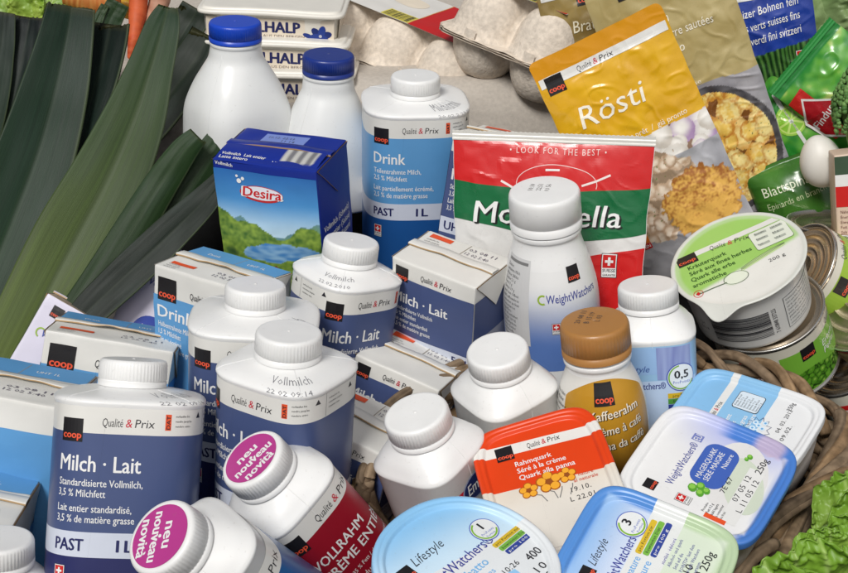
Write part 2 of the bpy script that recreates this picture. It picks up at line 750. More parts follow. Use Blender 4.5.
def litre_profile(hw, sz, n):
    """square bottle: walls to 145 mm, then a shoulder sz mm high up to the neck"""
    p = [(0, hw - 6, 2.6), (1.2, hw - 2.5, 2.9), (4, hw - .3, n), (8, hw, n), (145, hw, n), (146.2, hw + .7, n), (147.6, hw + .6, n), (148.6, hw - .8, n)]
    for t, f, q in ((.22, .86, .8), (.5, .55, .5), (.72, .27, .2), (.9, .07, .02), (1.0, 0, 0)):
        p.append((148.6 + (sz - 1.6) * t, 18.3 + (hw - 18.3) * f, 2 + (n - 2) * q))
    p.append((147 + sz + 6, 17.5, 2))
    return p


def label_col(main, dark, zt):
    def f(y):
        if y > zt - 14.5:
            return OFFW
        if zt - 81 < y < zt - 67.5:
            return lin(206, 212, 226)
        return main if y > zt - 81 else dark
    return f


def milk_bottle(label, u, v, d, roll, e, spin, main, word, ww, subs, stamp, dark=None, foot="PAST", right="1L", group=None, stth=-60, hw=40.5, sz=14.5, n=3.3):
    H = 147 + sz + 15
    mw = pose(u, v, d, roll, e, spin, (0, 0, H))
    t = thing("milk_bottle", label, "milk bottle", mw, group)
    sh = Shell(litre_profile(hw, sz, n))
    mb = MB()
    sh.body(mb, WHITE)
    seams(sh, mb, (-135, -45, 45, 135), 147, 147 + sz - .5, WHITE)
    st = Canvas()
    for i, s_ in enumerate(stamp):
        st.text(s_, 0, -5.5 * i, 3.0, lin(120, 120, 126), W=26 - 3 * i, bold=-.008, layer=1, res=1)
    st.emit(mb, lambda x, y, o: sh.surf(R_(stth) + (x - 14) / 34.0, 147 + sz * .52 + y * .55, o + .25), step=2)
    mb.build("body", PLASTIC, t)
    lb = MB()
    lc = label_col(main, dark or NAVY, 145)
    half = sh.arc(100)[-1] / 2
    zs = [7, 55, 56.99, 57.01, 70.49, 70.51, 130.49, 130.51, 144.6]
    nn = 144
    for a, b in ((7, 64), (64, 77.5), (77.5, 130.5), (130.5, 144.6)):
        lb.grid(lambda x, y: sh.surf(2 * math.pi * x, a + (b - a) * y, .12), nn, 1, lc((a + b) / 2), wrap=True)
    milk_canvas(main, word, ww, subs, foot, right, half=half).emit(lb, sh.wrap(100), step=2.2)
    lb.build("label", GLOSS, t)
    cap_mesh(H - 15, H, 19, WHITE).build("cap", CAPM, t)
    return t


SUB_M = ["Standardisierte Vollmilch,", "3,5 % Milchfett", "Lait entier standardisé,", "3,5 % de matière grasse"]
SUB_D = ["Teilentrahmte Milch,", "2,5 % Milchfett", "Lait partiellement écrémé,", "2,5 % de matière grasse"]
dd = lambda px, mm=38.0: F * mm / 1000 / px
MG = "large white milk bottles with blue labels"
# the word group of the sleeves
milk_bottle("upright white milk bottle at lower left, its indigo label square to the viewer", 134, 359, dd(67), 3, 4, -1, INDIGO, "Milch · Lait", 44, SUB_M, ["Vollmilch", "22 02 09:14"], group=MG, stth=-45, sz=6.5, hw=41)
milk_bottle("indigo labelled milk bottle half hidden behind another, touching the light blue drink carton", 255.5, 284, dd(61), 1, 18, -4, INDIGO, "Milch · Lait", 44, SUB_M, ["Vollmilch", "22 02 09:14"], group=MG, stth=-45, sz=7, hw=40)
milk_bottle("indigo labelled milk bottle turned corner forward, above the tilted red label bottle", 289, 331, dd(67.5), 2, 23, -34, INDIGO, "Milch · Lait", 44, SUB_M, ["Vollmilch", "22 02 09:14"], group=MG, stth=-50, hw=34.5, sz=7, n=3.4)
milk_bottle("indigo labelled milk bottle turned right, just below the carton with the lake picture", 352, 240, dd(56), 8, 18, 40, INDIGO, "Milch · Lait", 44, SUB_M, ["Vollmilch", "22.02.2010"], group=MG, stth=-140, hw=32.5, sz=9, n=3.2)
milk_bottle("sky blue labelled milk drink bottle standing beside the red and green cheese bag", 415.5, 75, .995, 1, 17, 6, SKYB, "Drink", 25, SUB_D, ["Milchdrink", "20.02.2 23:02"], dark=lin(30, 84, 150), group=MG, stth=-48, sz=5.5)


# ------------------------------------------------------------------ cartons
class Carton:
    def __init__(s, wd, dp, h, bulge=2.2, seed=1):
        s.w, s.d, s.h, s.b, s.seed = wd, dp, h, bulge, seed

    def deform(s, p):
        x, y, z = p
        hw, hd, h = s.w / 2, s.d / 2, s.h
        ax = math.cos(math.pi * max(-.5, min(.5, x / s.w)))
        ay = math.cos(math.pi * max(-.5, min(.5, y / s.d)))
        az = math.cos(math.pi * max(-.5, min(.5, z / h - .5)))
        k = nz(x * .7 + y, z, 28, s.seed) * 1.1 + .5 * max(0, nz(x * .6 + y * 1.3, z, 12, s.seed + 1) - .1)
        nx = x + (x / hw) * (s.b * .6 * ay * az + .25 * k)
        ny = y + (y / hd) * (s.b * ax * az + k)
        zt = max(0, z / h)
        nzv = z + zt * (nz(x, y, 24, s.seed + 3) * .9 + .5 * s.b * ax * ay * .4)
        return (nx, ny, nzv)

    def front(s, x, y, o):
        return s.deform((x, -s.d / 2 - o, y))

    def right(s, x, y, o):
        return s.deform((s.w / 2 + o, x, y))

    def left(s, x, y, o):
        return s.deform((-s.w / 2 - o, -x, y))

    def top(s, x, y, o):
        return s.deform((x, y, s.h + o))

    def box(s, mb, colf):
        r = 1.2
        hw, hd, hz = s.w / 2, s.d / 2, s.h / 2

        def face(fn, nu, nv, which):
            def q(u, v):
                p = Vector(fn(u, v))
                c = Vector((max(-hw + r, min(hw - r, p.x)), max(-hd + r, min(hd - r, p.y)), max(r, min(s.h - r, p.z))))
                dv = p - c
                if dv.length > 1e-6:
                    p = c + dv.normalized() * r
                return s.deform(tuple(p))
            mb.grid(q, nu, nv, lambda u, v: colf(which, *fn(u, v)))
        L = lambda a, b, t: a + (b - a) * t
        # cluster samples near the edges
        e = lambda t: t
        face(lambda u, v: (L(-hw, hw, u), -hd, L(0, s.h, v)), 60, 90, 'front')
        face(lambda u, v: (L(hw, -hw, u), hd, L(0, s.h, v)), 60, 90, 'back')
        face(lambda u, v: (hw, L(-hd, hd, u), L(0, s.h, v)), 40, 90, 'right')
        face(lambda u, v: (-hw, L(hd, -hd, u), L(0, s.h, v)), 40, 90, 'left')
        face(lambda u, v: (L(-hw, hw, u), L(-hd, hd, v), s.h), 60, 44, 'top')
        face(lambda u, v: (L(-hw, hw, u), L(hd, -hd, v), 0), 20, 14, 'bottom')


def fin_and_ears(t, ct, colfin, colear, rise=1.6, ears=('right', 'left'), gape=0.0, earcol2=None):
    hw, hd, h = ct.w / 2, ct.d / 2, ct.h
    mb = MB()

    def fz(x):
        return h + .5 + gape * math.cos(math.pi * x / ct.w * .9) ** 2 * (0.6 + 0.5 * nz(x, 0, 15, ct.seed + 9))

    def P(u, v):
        x = (u - .5) * (ct.w + 1)
        y0 = 1.6 * nz(x, 0, 22, ct.seed + 5)
        prof = [(-3.4, .2), (-3.2, 1.1), (-2.2, 1.3), (5.0, 1.0), (6.0, .2)]
        k = v * 4
        i = min(3, int(k))
        f = k - i
        yy = prof[i][0] * (1 - f) + prof[i + 1][0] * f
        zz = prof[i][1] * (1 - f) + prof[i + 1][1] * f
        q = ct.deform((x, yy + y0, h))
        return (q[0], q[1], q[2] + zz * rise + (fz(x) - h - .5) * (1 - v))
    mb.grid(P, 50, 8, lambda u, v: TAN if v < .2 else (colfin(u, v) if callable(colfin) else colfin))
    mb.build("top_fin", CARD, t)
    for sd in ears:
        sg = 1 if sd == 'right' else -1
        mb = MB()
        a = [(-hd * .96, h - .6), (hd * .96, h - .6), (hd * .05, h - hd * 1.02)]
        N = 10

        def E(u, v, off):
            # triangle map
            y = (a[0][0] * (1 - u) + a[1][0] * u) * (1 - v) + a[2][0] * v
            z = a[0][1] * (1 - v) + a[2][1] * v
            q = ct.deform((sg * (hw + off + .35 * v), y, z))
            return q
        c2 = earcol2 or colear
        mb.grid(lambda u, v: E(u, v, 1.0), N, N, lambda u, v: mix(colear, c2, sstep(.2, .4, v)), flip=sg < 0)
        mb.grid(lambda u, v: E(u, v, .15), N, N, TAN, flip=sg > 0)
        for uu in (0, 1):
            mb.grid(lambda x, v: E(uu, v, .15 + .85 * x), 1, N, TAN, flip=(uu == 0) != (sg < 0))
        mb.build("side_flap", CARD, t)


def std_carton(label, u, v, d, roll, e, spin, wd, dp, h, main, word, ww, subs, foot, right, seed, band=14, group=None, topstripe=None, lg=12.0, plain=False, gape=1.5, stamp="03 08 11"):
    mw = pose(u, v, d, roll, e, spin, (0, 0, h))
    t = thing("milk_carton", label, "milk carton", mw, group)
    ct = Carton(wd, dp, h, seed=seed)
    mb = MB()
    k = wd / 76.0

    def colf(which, x, y, z):
        if which == 'top' and topstripe:
            return topstripe if (y > dp * .26) else OFFW
        if which in ('top',):
            return OFFW
        if z > h - band * k:
            return OFFW
        if foot and which in ('front', 'back') and h - 76 * k < z < h - 63 * k:
            return lin(206, 212, 226)
        return main
    # crisp colour zones as printed sheets on the white board
    ct.box(mb, lambda *a: OFFW)
    hw, hd = wd / 2, dp / 2
    cv = Canvas()
    zb = h - band * k
    cv.rect(-hw + .2, .5, hw - .2, zb, main, 0)
    if foot:
        cv.rect(-hw + .2, h - 76 * k, hw - .2, h - 64 * k, lin(206, 212, 226), 1)
        cv.text(foot, -hw + 4 * k, h - 73.5 * k, 6.6 * k, NAVY, W=18 * k, bold=.03)
        cv.text(right, hw - 17 * k, h - 73.5 * k, 6.6 * k, NAVY, W=13 * k, bold=.03)
    if plain:
        subs, word = [], " "
    else:
        cv.logo(-hw + 4 * k, h - (band + 3) * k, lg * k)
    if not plain:
        cv.script(-hw + (7 + lg) * k, h - (band - 3.2) * k, 4.6 * k, W=38 * k)
    cv.text(word, -hw + 4 * k, h - 35 * k, 8.4 * k, WHITE, W=ww * k, bold=.022)
    for i, s_ in enumerate(subs):
        cv.text(s_, -hw + 4 * k, h - (42.0 + 5.4 * i) * k, 3.6 * k, WHITE, xs=.72, bold=.008)
    cv.emit(mb, ct.front, step=4, stepy=4, base=.30)
    for fn in (ct.right, ct.left):
        c2 = Canvas()
        c2.rect(-hd + .2, .5, hd - .2, zb, main, 0)
        c2.rect(-hd + 3, h - 74 * k, hd - 3, h - 50 * k, mix(main, WHITE, .45), 1)
        c2.lines(["Energie", "Eiweiss", "Kohlenhydrate", "Fett"], -hd + 5, h - 54 * k, 2.4 * k, 5 * k, NAVY, xs=.8)
        c2.emit(mb, fn, step=4, stepy=4, base=.30)
    c3 = Canvas()
    if topstripe:
        c3.rect(-hw + .4, hd * .30, hw - .4, hd - .6, topstripe, 0)
        c3.text(word, -hw + 14 * k, hd * .50, 3.4, WHITE, bold=.01, layer=2)
        c3.text("UHT 1L", hw * .25, hd * .50, 3.4, WHITE, bold=.01, layer=2)
    c3.rect(-hw + 6 * k, hd * .62 if not topstripe else -hd * .62, -hw + 26 * k, hd * .84 if not topstripe else -hd * .46, ORANGE, 1)
    c3.lines(TOPW, -hw + 6 * k, hd * .46 if not topstripe else -hd * .70, 1.7, 3.0, lin(90, 90, 95), xs=.8)
    for i, s_ in enumerate((stamp, "12 02 5:40")):
        c3.text(s_, hw * .12, hd * .62 - i * 6 if not topstripe else -hd * .5 - 5 * i, 3.4, lin(110, 104, 118), W=24 * k - 3 * i, bold=0, res=1)
    c3.line([(hw * .05, 4), (hw * .08, hd * .9)], .5, lin(150, 140, 125), 1)
    c3.emit(mb, ct.top, step=4, stepy=4, base=.30)
    mb.build("body", CARD, t)
    fin_and_ears(t, ct, OFFW, OFFW, gape=gape, earcol2=OFFW)
    return t


SUB_U = ["Standardisierte Vollmilch", "3,5 % Milchfett", "Lait entier standardisé", "3,5 % de matière grasse"]
UG = "small white and indigo milk cartons"
std_carton("upright indigo milk carton leaning in the middle, its half litre label fully readable", 452, 258, .895, 3, 30, -31, 68, 48, 66 * 76 / 66, INDIGO2, "Milch · Lait", 50, SUB_U, "UHT", "5 dl", 11, group=UG)
std_carton("indigo milk carton lying lower, directly under the readable half litre carton", 415, 357.7, .89, 16, 26, -17, 63, 60, 80, INDIGO2, "Milch · Lait", 50, SUB_U, "UHT", "5 dl", 12, group=UG)
std_carton("lowest small indigo carton, wedged between big milk bottle and plain white bottle", 366, 421, .80, 13, 34, -20, 59, 50, 80, INDIGO2, "Milch · Lait", 50, SUB_U, "UHT", "5 dl", 13, group=UG)
std_carton("indigo milk carton standing mostly hidden behind the red and green cheese bag", 515, 138, .955, 9, 9, -18, 74, 60, 130, INDIGO2, "Milch · Lait", 50, SUB_U, "UHT", "1 L", 14, group="litre cartons of plain milk", gape=2)
DG = "white and sky blue milk cartons"
SUB_H = ["Halbentrahmte Milch", "1,5 % Milchfett", "Lait mi-écrémé", "1,5 % de matière grasse"]
std_carton("sky blue and white milk drink carton just below the carton with the lake picture", 223, 268, .905, 1, 20, -40, 80, 52, 120, SKYB, "Drink", 32, SUB_H, None, "", 21, band=20, group=DG, topstripe=SKYB, lg=16, gape=3)
std_carton("sky blue and white drink carton directly behind the upright front milk bottle", 119, 331, .92, 8, 13, -9, 88, 66, 120, SKYB, "Drink", 32, SUB_H, None, "", 22, band=20, group=DG, topstripe=SKYB, lg=16, gape=3)
std_carton("sky blue and white carton cut by the left edge, with long folded brown seam", 7.7, 378, .82, 2.7, 20, -22, 94, 66, 125, SKYB, "Drink", 32, SUB_H, None, "", 23, band=15, group=DG, topstripe=SKYB, lg=16, gape=3, plain=True)
std_carton("lowest sky blue carton at the left edge, above the plain white cap", -54, 489, .765, 3.4, 28, -15, 94, 66, 100, SKYB, "Drink", 32, SUB_H, None, "", 24, band=20, group=DG, topstripe=SKYB, lg=16, gape=3, plain=True)


def lake_carton():
    wd, dp, h = 80, 56, 150
    mw = pose(280, 149, .925, -5, 24, -27, (0, 0, h))
    t = thing("milk_carton", "deep blue milk carton printed with a mountain lake picture", "milk carton", mw)
    ct = Carton(wd, dp, h, bulge=3.2, seed=31)
    DEEP = lin(20, 44, 140)
    mb = MB()
    ct.box(mb, lambda *a: DEEP)
    hw, hd = wd / 2, dp / 2

    def pic(x, y):
        # y from h down
        t_ = (h - y)
        ridge = 52 - 16 * sstep(-5, -38, x) + 5 * math.sin(x * .16) - 10 * sstep(10, 40, x) * .4 + 3 * nz(x, 0, 9, 2)
        far = 49 + 6 * math.sin(x * .11 + 1) + 4 * nz(x, 3, 7, 4)
        if t_ < min(ridge, far) :
            return mix(mix(lin(34, 96, 172), lin(84, 158, 214), t_ / 40), lin(196, 222, 236), sstep(26, 56, t_))
        if t_ < ridge:
            return mix(lin(100, 140, 160), lin(110, 150, 120), nz(x, y, 6, 1) + .5)
        lake = ((x - 8) / 28) ** 2 + ((y - (h - 68 + .08 * x)) / 7.5) ** 2 < 1 + .5 * nz(x, y, 8, 7)
        if lake:
            return mix(lin(70, 130, 190), lin(150, 190, 220), nz(x, y * 3, 8, 6) + .4)
        g = nz(x, y * 1.4, 8, 8) * .6 + nz(x, y, 2.6, 9) * .5
        return mix(mix(lin(66, 104, 40), lin(150, 176, 70), g + .45), lin(44, 76, 40), sstep(.2, .6, nz(x, y, 12, 12)))
    nu, nv = 90, 150
    mb.grid(lambda u, v: ct.front((u - .5) * (wd - 1), .5 + (h - 7) * v, .22), nu, nv, lambda u, v: pic((u - .5) * wd, .5 + (h - 7) * v), smooth=True)
    cv = Canvas()
    # round red word mark with milk drops
    cv.disc(-3, h - 22, 17, lin(190, 40, 40), ry=6.0)
    cv.disc(-3, h - 21.4, 15.8, lin(228, 228, 236), ry=4.9, layer=2)
    cv.text("Desira", -18.5, h - 25.0, 7.6, WHITE, W=32, bold=.07, shear=.1, layer=3)
    cv.text("Desira", -17.5, h - 24.6, 7.2, lin(200, 30, 36), W=30, bold=.03, shear=.1, layer=4)
    for x, y, r in ((-20, -14, 1.8), (-17, -12, 1.3), (-21.5, -10.5, 1.0)):
        cv.disc(x, h + y, r, WHITE, layer=4, n=12)
    cv.text("Vollmilch", -38, h - 3.5, 2.6, WHITE, bold=.01, rot=-4)
    for x, y in ((2, -82), (22, -80), (28, -83)):
        cv.rect(x, h + y, x + 4, h + y + 2.5, lin(170, 70, 50), 2)
        cv.poly([(x - .6, h + y + 2.5), (x + 4.6, h + y + 2.5), (x + 2, h + y + 4.6)], lin(120, 50, 40), 3)
    cv.emit(mb, ct.front, step=3, stepy=3, base=.45)
    cr_ = Canvas()
    for i, s_ in enumerate(["Vollmilch (Schweiz)", "Lait entier (Suisse)", "Latte intero (Svizzera)"]):
        cr_.text(s_, -24, h - 50 - 7.5 * i, 4.6, WHITE, W=44, bold=.01)
    cr_.lines(["standardisiert 3,5 %", "homogenisiert, UHT", "conservare al fresco"], -24, h - 72, 2.2, 3.4, lin(170, 190, 225), xs=.9)
    cr_.emit(mb, ct.right, step=4, stepy=4, base=.3)
    ctp = Canvas()
    ctp.rect(-20, 8, 14, 22, lin(120, 140, 205), 1, rot=0)
    ctp.text("10.12. 22.03", -16, 15, 3.2, INK, W=20, res=1)
    ctp.text("11.14", -4, 10, 3.0, INK, W=10, res=1)
    ctp.emit(mb, ct.top, step=5, stepy=5)
    mb.build("body", CARD, t)
    fin_and_ears(t, ct, lambda u, v: DEEP, DEEP, gape=2.0)
    # the front flap bows open, showing the folded board inside
    mb = MB()
    def flap(u, v):
        x = (u - .5) * wd * .97
        sag = (6.5 * math.exp(-((x - 14) / 20) ** 2) + 2.2)
        y = -hd + 2 - 0.9 + v * (hd - 5)
        z = h + .5 + (v ** 1.4) * 1.8 - (1 - v) * sag * .35 + 1.2 * math.sin(math.pi * v)
        return (x, y - (1 - v) * 1.2, z)
    mb.grid(flap, 40, 8, lambda u, v: DEEP if not (.62 < u < .93 and v > .35) else (lin(190, 190, 186) if int((u * 60)) % 2 else lin(120, 120, 124)))
    cf_ = Canvas()
    cf_.text("Vollmilch  Lait entier", -36, -hd + 8, 3.0, WHITE, W=34, bold=.01)
    cf_.text("Latte intero", -36, -hd + 4, 3.0, WHITE, W=22, bold=.01)
    cf_.text("UHT", 4, -hd + 5, 3.0, WHITE, W=8, bold=.02)
    cf_.emit(mb, lambda x, y, o: (lambda q: (q[0], q[1], q[2] + o + .1))(flap(x / (wd * .97) + .5, (y + hd - 1.1) / (hd - 5))), step=3)
    mb.build("top_flap", CARD, t)


lake_carton()


def slim_carton(label, u, v, d, roll, e, spin, seed, group):
    """lavender white skimmed milk carton with a dark blue cloud"""
    wd, dp, h = 84, 40, 120
    mw = pose(u, v, d, roll, e, spin, (-wd / 2, -dp / 2, h))
    t = thing("milk_carton", label, "milk carton", mw, group)
    ct = Carton(wd, dp, h, bulge=1.2, seed=seed)
    LAV = lin(214, 210, 226)
    mb = MB()
    ct.box(mb, lambda w_, x, y, z: LAV if w_ != 'top' else lin(190, 170, 150))
    hw = wd / 2
    cv = Canvas()
    cv.logo(-hw + 9, h - 14, 9)
    cv.ring(-hw + 10, h - 28, 4, 1.2, lin(150, 180, 70), a0=60, a1=260)
    cv.text("WeightWatchers", -hw + 11, h - 30, 5, lin(60, 80, 160), W=48, shear=.1, bold=.005)
    cv.rect(-hw + 16, h - 92, hw - 18, h - 52, lin(40, 66, 160), 1, r=13)
    cv.text("MAGERMILCH", -hw + 22, h - 66, 6, WHITE, W=38, shear=.15, layer=3)
    cv.text("LAIT ÉCRÉMÉ", -hw + 23, h - 77, 6, WHITE, W=38, shear=.15, layer=3)
    cv.swiss(-hw + 4, h - 92, 6)
    cv.emit(mb, ct.front, step=4, stepy=4, base=.30)
    mb.build("body", CARD, t)
    fin_and_ears(t, ct, LAV, LAV, gape=1)


WG = "lavender white skimmed milk cartons"
slim_carton("lavender white carton leaning against the leeks, its black square logo showing", 48, 293, .965, 29, 6, -12, 41, WG)
slim_carton("lavender white carton with blue cloud print, tucked under the dark leek leaf", 148, 240, 1.0, 24, 4, -14, 42, WG)


# ------------------------------------------------------------------ smaller square bottles
SMALL = [(0, 23, 3), (1.2, 26, 3.4), (4, 27.6, 3.6), (8, 28, 3.6), (108, 28, 3.6), (109.2, 28.6, 3.6), (110.6, 28.5, 3.6), (112, 27.2, 3.5), (115, 25.4, 3.2), (118.5, 22.8, 2.6), (121, 20.3, 2.2), (122.5, 19.2, 2), (123.4, 17.9, 2), (127, 17.5, 2)]


def small_bottle(name, label, u, v, d, roll, e, spin, cv=None, lab=None, lz=(8, 97), discs=None, group=None, caplabel=True, tall=0, cat="bottle", lift=0):
    prof = [(z + (tall if z > 50 else 0), hw, n) for z, hw, n in SMALL]
    H = 139 + tall
    mw = pose(u, v, d, roll, e, spin, (0, 0, H))
    t = thing(name, label, cat, mw, group)
    sh = Shell(prof)
    mb = MB()
    sh.body(mb, WHITE)
    seams(sh, mb, (-90, 90), 98.5, 123, WHITE, .16)
    mb.build("body", PLASTIC, t)
    if cv:
        lb = MB()
        segs = lab
        for a, b, col in segs:
            lb.grid(lambda x, y: sh.surf(2 * math.pi * x, a + (b - a) * y, .12), 112, 2, col, wrap=True)
        cv.emit(lb, lambda x, y, o: sh.surf(sh.theta(x, 60), y + lift, o), step=2.2)
        lb.build("label", GLOSS, t)
    cap_mesh(124, 139, 19, WHITE, disc=discs).build("cap", CAPM, t) if not tall else cap_mesh(124 + tall, 139 + tall, 19, WHITE, disc=discs).build("cap", CAPM, t)
    return t


def cap_disc(rot, ci):
    c = Canvas()
    c.disc(0, 0, 15.8, ci, 1, n=48)
    for i, s_ in enumerate(("neu", "nouveau", "novità")):
        a = R_(rot)
        y = 4.6 - 7.2 * i
        x = 0
        px, py = x * math.cos(a) - y * math.sin(a), x * math.sin(a) + y * math.cos(a)
        c.text(s_, px + math.sin(a) * 2.2, py - math.cos(a) * 2.2, 5.6, WHITE, W=(13, 25, 19)[i], bold=.035, rot=rot, align='C', layer=2)
    return c


CRIM = lin(150, 22, 40)
cv = Canvas()
cv.logo(-27, 79, 13)
cv.script(-12, 87.5, 5, W=42)
cv.text("VOLLRAHM", -21, 62, 7.0, WHITE, W=38, bold=.015)
cv.text("CRÈME ENTIÈRE", -21, 51, 7.0, WHITE, W=58, bold=.015)
cv.text("Vollrahm 35 % Fett / de mat. grasse lactique", -21, 42, 3.0, WHITE, xs=.8)
cv.lines(["Haltbar durch", "Pasteurisation"], -21, 34, 4.5, 8, WHITE)
small_bottle("cream_bottle", "tilted white cream bottle with crimson label and pink disc on its cap", 251, 458, .69, -44, 37, 9, cv,
             [(8, 95, CRIM), (95, 107.6, OFFW)], lift=10.5, discs=cap_disc(-6, MAGENTA), group="bottles with pink discs on their caps", cat="cream bottle")
cv = Canvas()
cv.logo(-27, 79, 13)
cv.script(-12, 87.5, 5, W=42)
cv.text("HALBRAHM", -21, 62, 7.0, WHITE, W=38, bold=.015)
cv.text("DEMI-CRÈME", -21, 51, 7.0, WHITE, W=50, bold=.015)
small_bottle("cream_bottle", "tilted white bottle with pink cap disc and sliver of blue label at the bottom edge", 160, 536, .60, -58, 42, -8, cv,
             [(8, 88, lin(30, 90, 150)), (88, 101, OFFW)], lift=4, discs=cap_disc(-140, MAGENTA), group="bottles with pink discs on their caps", cat="cream bottle")
small_bottle("yoghurt_bottle", "white bottle cut by the lower left corner, its cap plain", -2, 538, .70, -4, 24, 30, group="white bottles with plain caps")
cv = Canvas()
cv.text("Emmi", 12, 20, 8, WHITE)
small_bottle("yoghurt_bottle", "plain white bottle showing no print, just behind the orange tub", 497, 349, .78, -10, 36, 30, group="white bottles with plain caps")
cv = Canvas()
cv.rect(-24, 88, 26, 96, lin(190, 30, 50), 1, rot=2)
cv.disc(2, 92, 13, lin(150, 160, 190), 2, ry=8)
cv.disc(2, 92, 12, lin(24, 40, 96), 3, ry=7.2)
cv.text("Emmi", -7, 89, 7, WHITE, W=18, layer=4, shear=.2, bold=.01)
cv.lines(["Zutaten: Milch", "pasteurisiert", "homogenisiert", "bei 5 °C lagern"], -46, 80, 2.0, 3.3, lin(110, 106, 104))
cv.lines(["gekühlt aufbewahren", "keep refrigerated"], -46, 58, 2.0, 3.3, WHITE)
small_bottle("yoghurt_bottle", "white bottle with a dark oval badge, beside the orange tub's left edge", 415, 412, .735, -20, 36, 40, cv,
             [(6, 60, lin(140, 30, 58)), (60, 61.5, lin(200, 120, 130)), (61.5, 66, lin(150, 36, 60))], group="white bottles with plain caps")

# light bottle with 0,5 badge
LB = lin(150, 190, 222)
cv = Canvas()


def lightlab(x, y):
    return mix(LB, lin(205, 220, 238), sstep(88, 20, y))


cv.rect(-26, 74, 26, 92, lin(150, 185, 225), 1)
cv.rect(2, 70, 24, 92, lambda x, y: mix(lin(110, 120, 180), lin(160, 175, 215), nz(x, y, 4, 3) + .5), 2)
cv.text("Lifestyle", -22, 76, 4.2, lin(60, 90, 160), shear=.3, layer=3)
cv.text("WeightWatchers®", -26, 64, 4.6, lin(50, 60, 130), W=33, bold=.01)
cv.disc(17, 71, 9.5, lin(70, 90, 170), 3)
cv.disc(17, 71, 8.8, lin(226, 232, 236), 4)
cv.ring(17, 71, 8.4, .9, lin(120, 170, 60), 5, 100, 340)
cv.text("0,5", 17, 70.5, 5.2, INK, W=9, align='C', bold=.03, layer=6)
cv.text("ProPoints", 17, 66.8, 2, lin(90, 110, 190), align='C', layer=6, res=1)
cv.rect(8, 57, 33, 60.5, lin(215, 180, 40), 3)
cv.rect(8, 53.2, 33, 56.7, lin(80, 150, 60), 3)
cv.rect(8, 49.4, 33, 52.9, lin(40, 60, 140), 3)
for i, s_ in enumerate(("pro Portion", "für die Diät", "0,1 % Fett")):
    cv.text(s_, 11, 57.8 - 3.8 * i, 2.0, INK if i < 2 else WHITE, layer=4, res=1)
cv.lines(["Alkohol und jusqu'", "à épuisement auf", "POINTS® Wochen", "Weight Watchers", "Programm"], 6, 42, 2.6, 4.6, INDIGO)
cv.poly([(36.5, 4), (37, 4), (37, 92), (36.5, 92)], lin(140, 150, 170), 1)
small_bottle("drink_bottle", "slim white bottle with pale blue label and round 0,5 badge", 647.5, 284, .825, -3, 20, 2, cv,
             [(4, 54, lin(196, 212, 232)), (54, 84, lin(186, 206, 232)), (84, 107.4, LB)], lift=14.5)


# ------------------------------------------------------------------ round bottles
def round_bottle(name, label, prof, capargs, u, v, d, roll, e, spin, cat, lab, ref, capcol, stamp, ztop, body=WHITE, bodymat=PLASTIC, bodycol=None):
    mw = pose(u, v, d, roll, e, spin, (0, 0, ztop))
    t = thing(name, label, cat, mw)
    pr = [(z, r, 2) for z, r in prof]
    sh = Shell(smooth_prof(pr, 6))
    mb = MB()
    sh.body(mb, bodycol or body, n=120)
    mb.build("body", bodymat, t)
    lb = MB()
    lab(sh, lb)
    lb.build("label", GLOSS, t)
    cm = cap_mesh(*capargs)
    st = Canvas()
    for i, s_ in enumerate(stamp):
        st.text(s_, 0, 6 - 5.5 * i, 3.4, lin(80, 74, 70), align='C', res=1, rot=0)
    rotm = R_(62)
    st.emit(cm, lambda x, y, o: (x * math.cos(rotm) - y * math.sin(rotm), x * math.sin(rotm) + y * math.cos(rotm) + 3, ztop + o + .1 + capargs[5] * 0 + .3), base=.1)
    cm.build("cap", capcol[1], t)
    return t


def ww_lab(sh, lb):
    z0, z1 = 30, 104
    def col(u, v):
        z = z0 + (z1 - z0) * v
        return mix(lin(92, 126, 192), (.80, .80, .79), sstep(34, 84, z - 14 * max(0, math.cos((u - .42) * 2 * math.pi))))
    lb.grid(lambda x, y: sh.surf(-math.pi / 2 + 2 * math.pi * (x - .5), z0 + (z1 - z0) * y, .12), 120, 40, col, wrap=True)
    cv = Canvas()
    cv.logo(6, 66, 11)
    cv.ring(-14, 56.5, 3.6, 1.3, lin(150, 180, 60), a0=60, a1=300)
    cv.text("WeightWatchers", -11.5, 54, 6.0, lin(60, 70, 150), W=41, bold=.004)
    cv.swiss(-8, 34, 4.6)
    cv.rect(-52, 20, -24, 82, lin(206, 206, 206), 1)
    cv.rect(-50, 78, -26, 80, lin(120, 120, 120), 2)
    cv.lines(["Zutaten:", "entrahmte Milch", "Wasser, Bifidus", "Zucker 2,1 g", "Fett 0,1 g", "Eiweiss 3,9 g", "nach dem Öffnen", "kühl aufbewahren", "conserver au frais", "Conservare in", "frigorifero", "100 ml enthalten", "Energie 160 kJ", "Kohlenhydrate", "davon Zucker", "Ballaststoffe", "Natrium 0,05 g"],
             -50, 74, 2.1, 3.2, INK)
    R0 = 33.0
    cv.emit(lb, lambda x, y, o: sh.surf(-math.pi / 2 + x / R0, y + 29, o + .1), step=2.5, stepy=3)


WWP = [(0, 29), (2, 31.5), (6, 33), (30, 33.6), (60, 33.6), (78, 32.8), (92, 30.2), (104, 27.0), (113, 24.2), (118, 23.0), (121, 22.8), (123, 23.8), (125.5, 23.8), (127, 22.5), (132, 22)]
round_bottle("drink_bottle", "tall round white bottle in front of the red and green cheese bag", WWP, (127, 152, 24.2, WHITE, 40, .6, None, True),
             544, 190, .865, -4, 25, 14, "bottle", ww_lab, 33, (WHITE, CAPM), ["10.10", "22:51", "03 56"], 152)


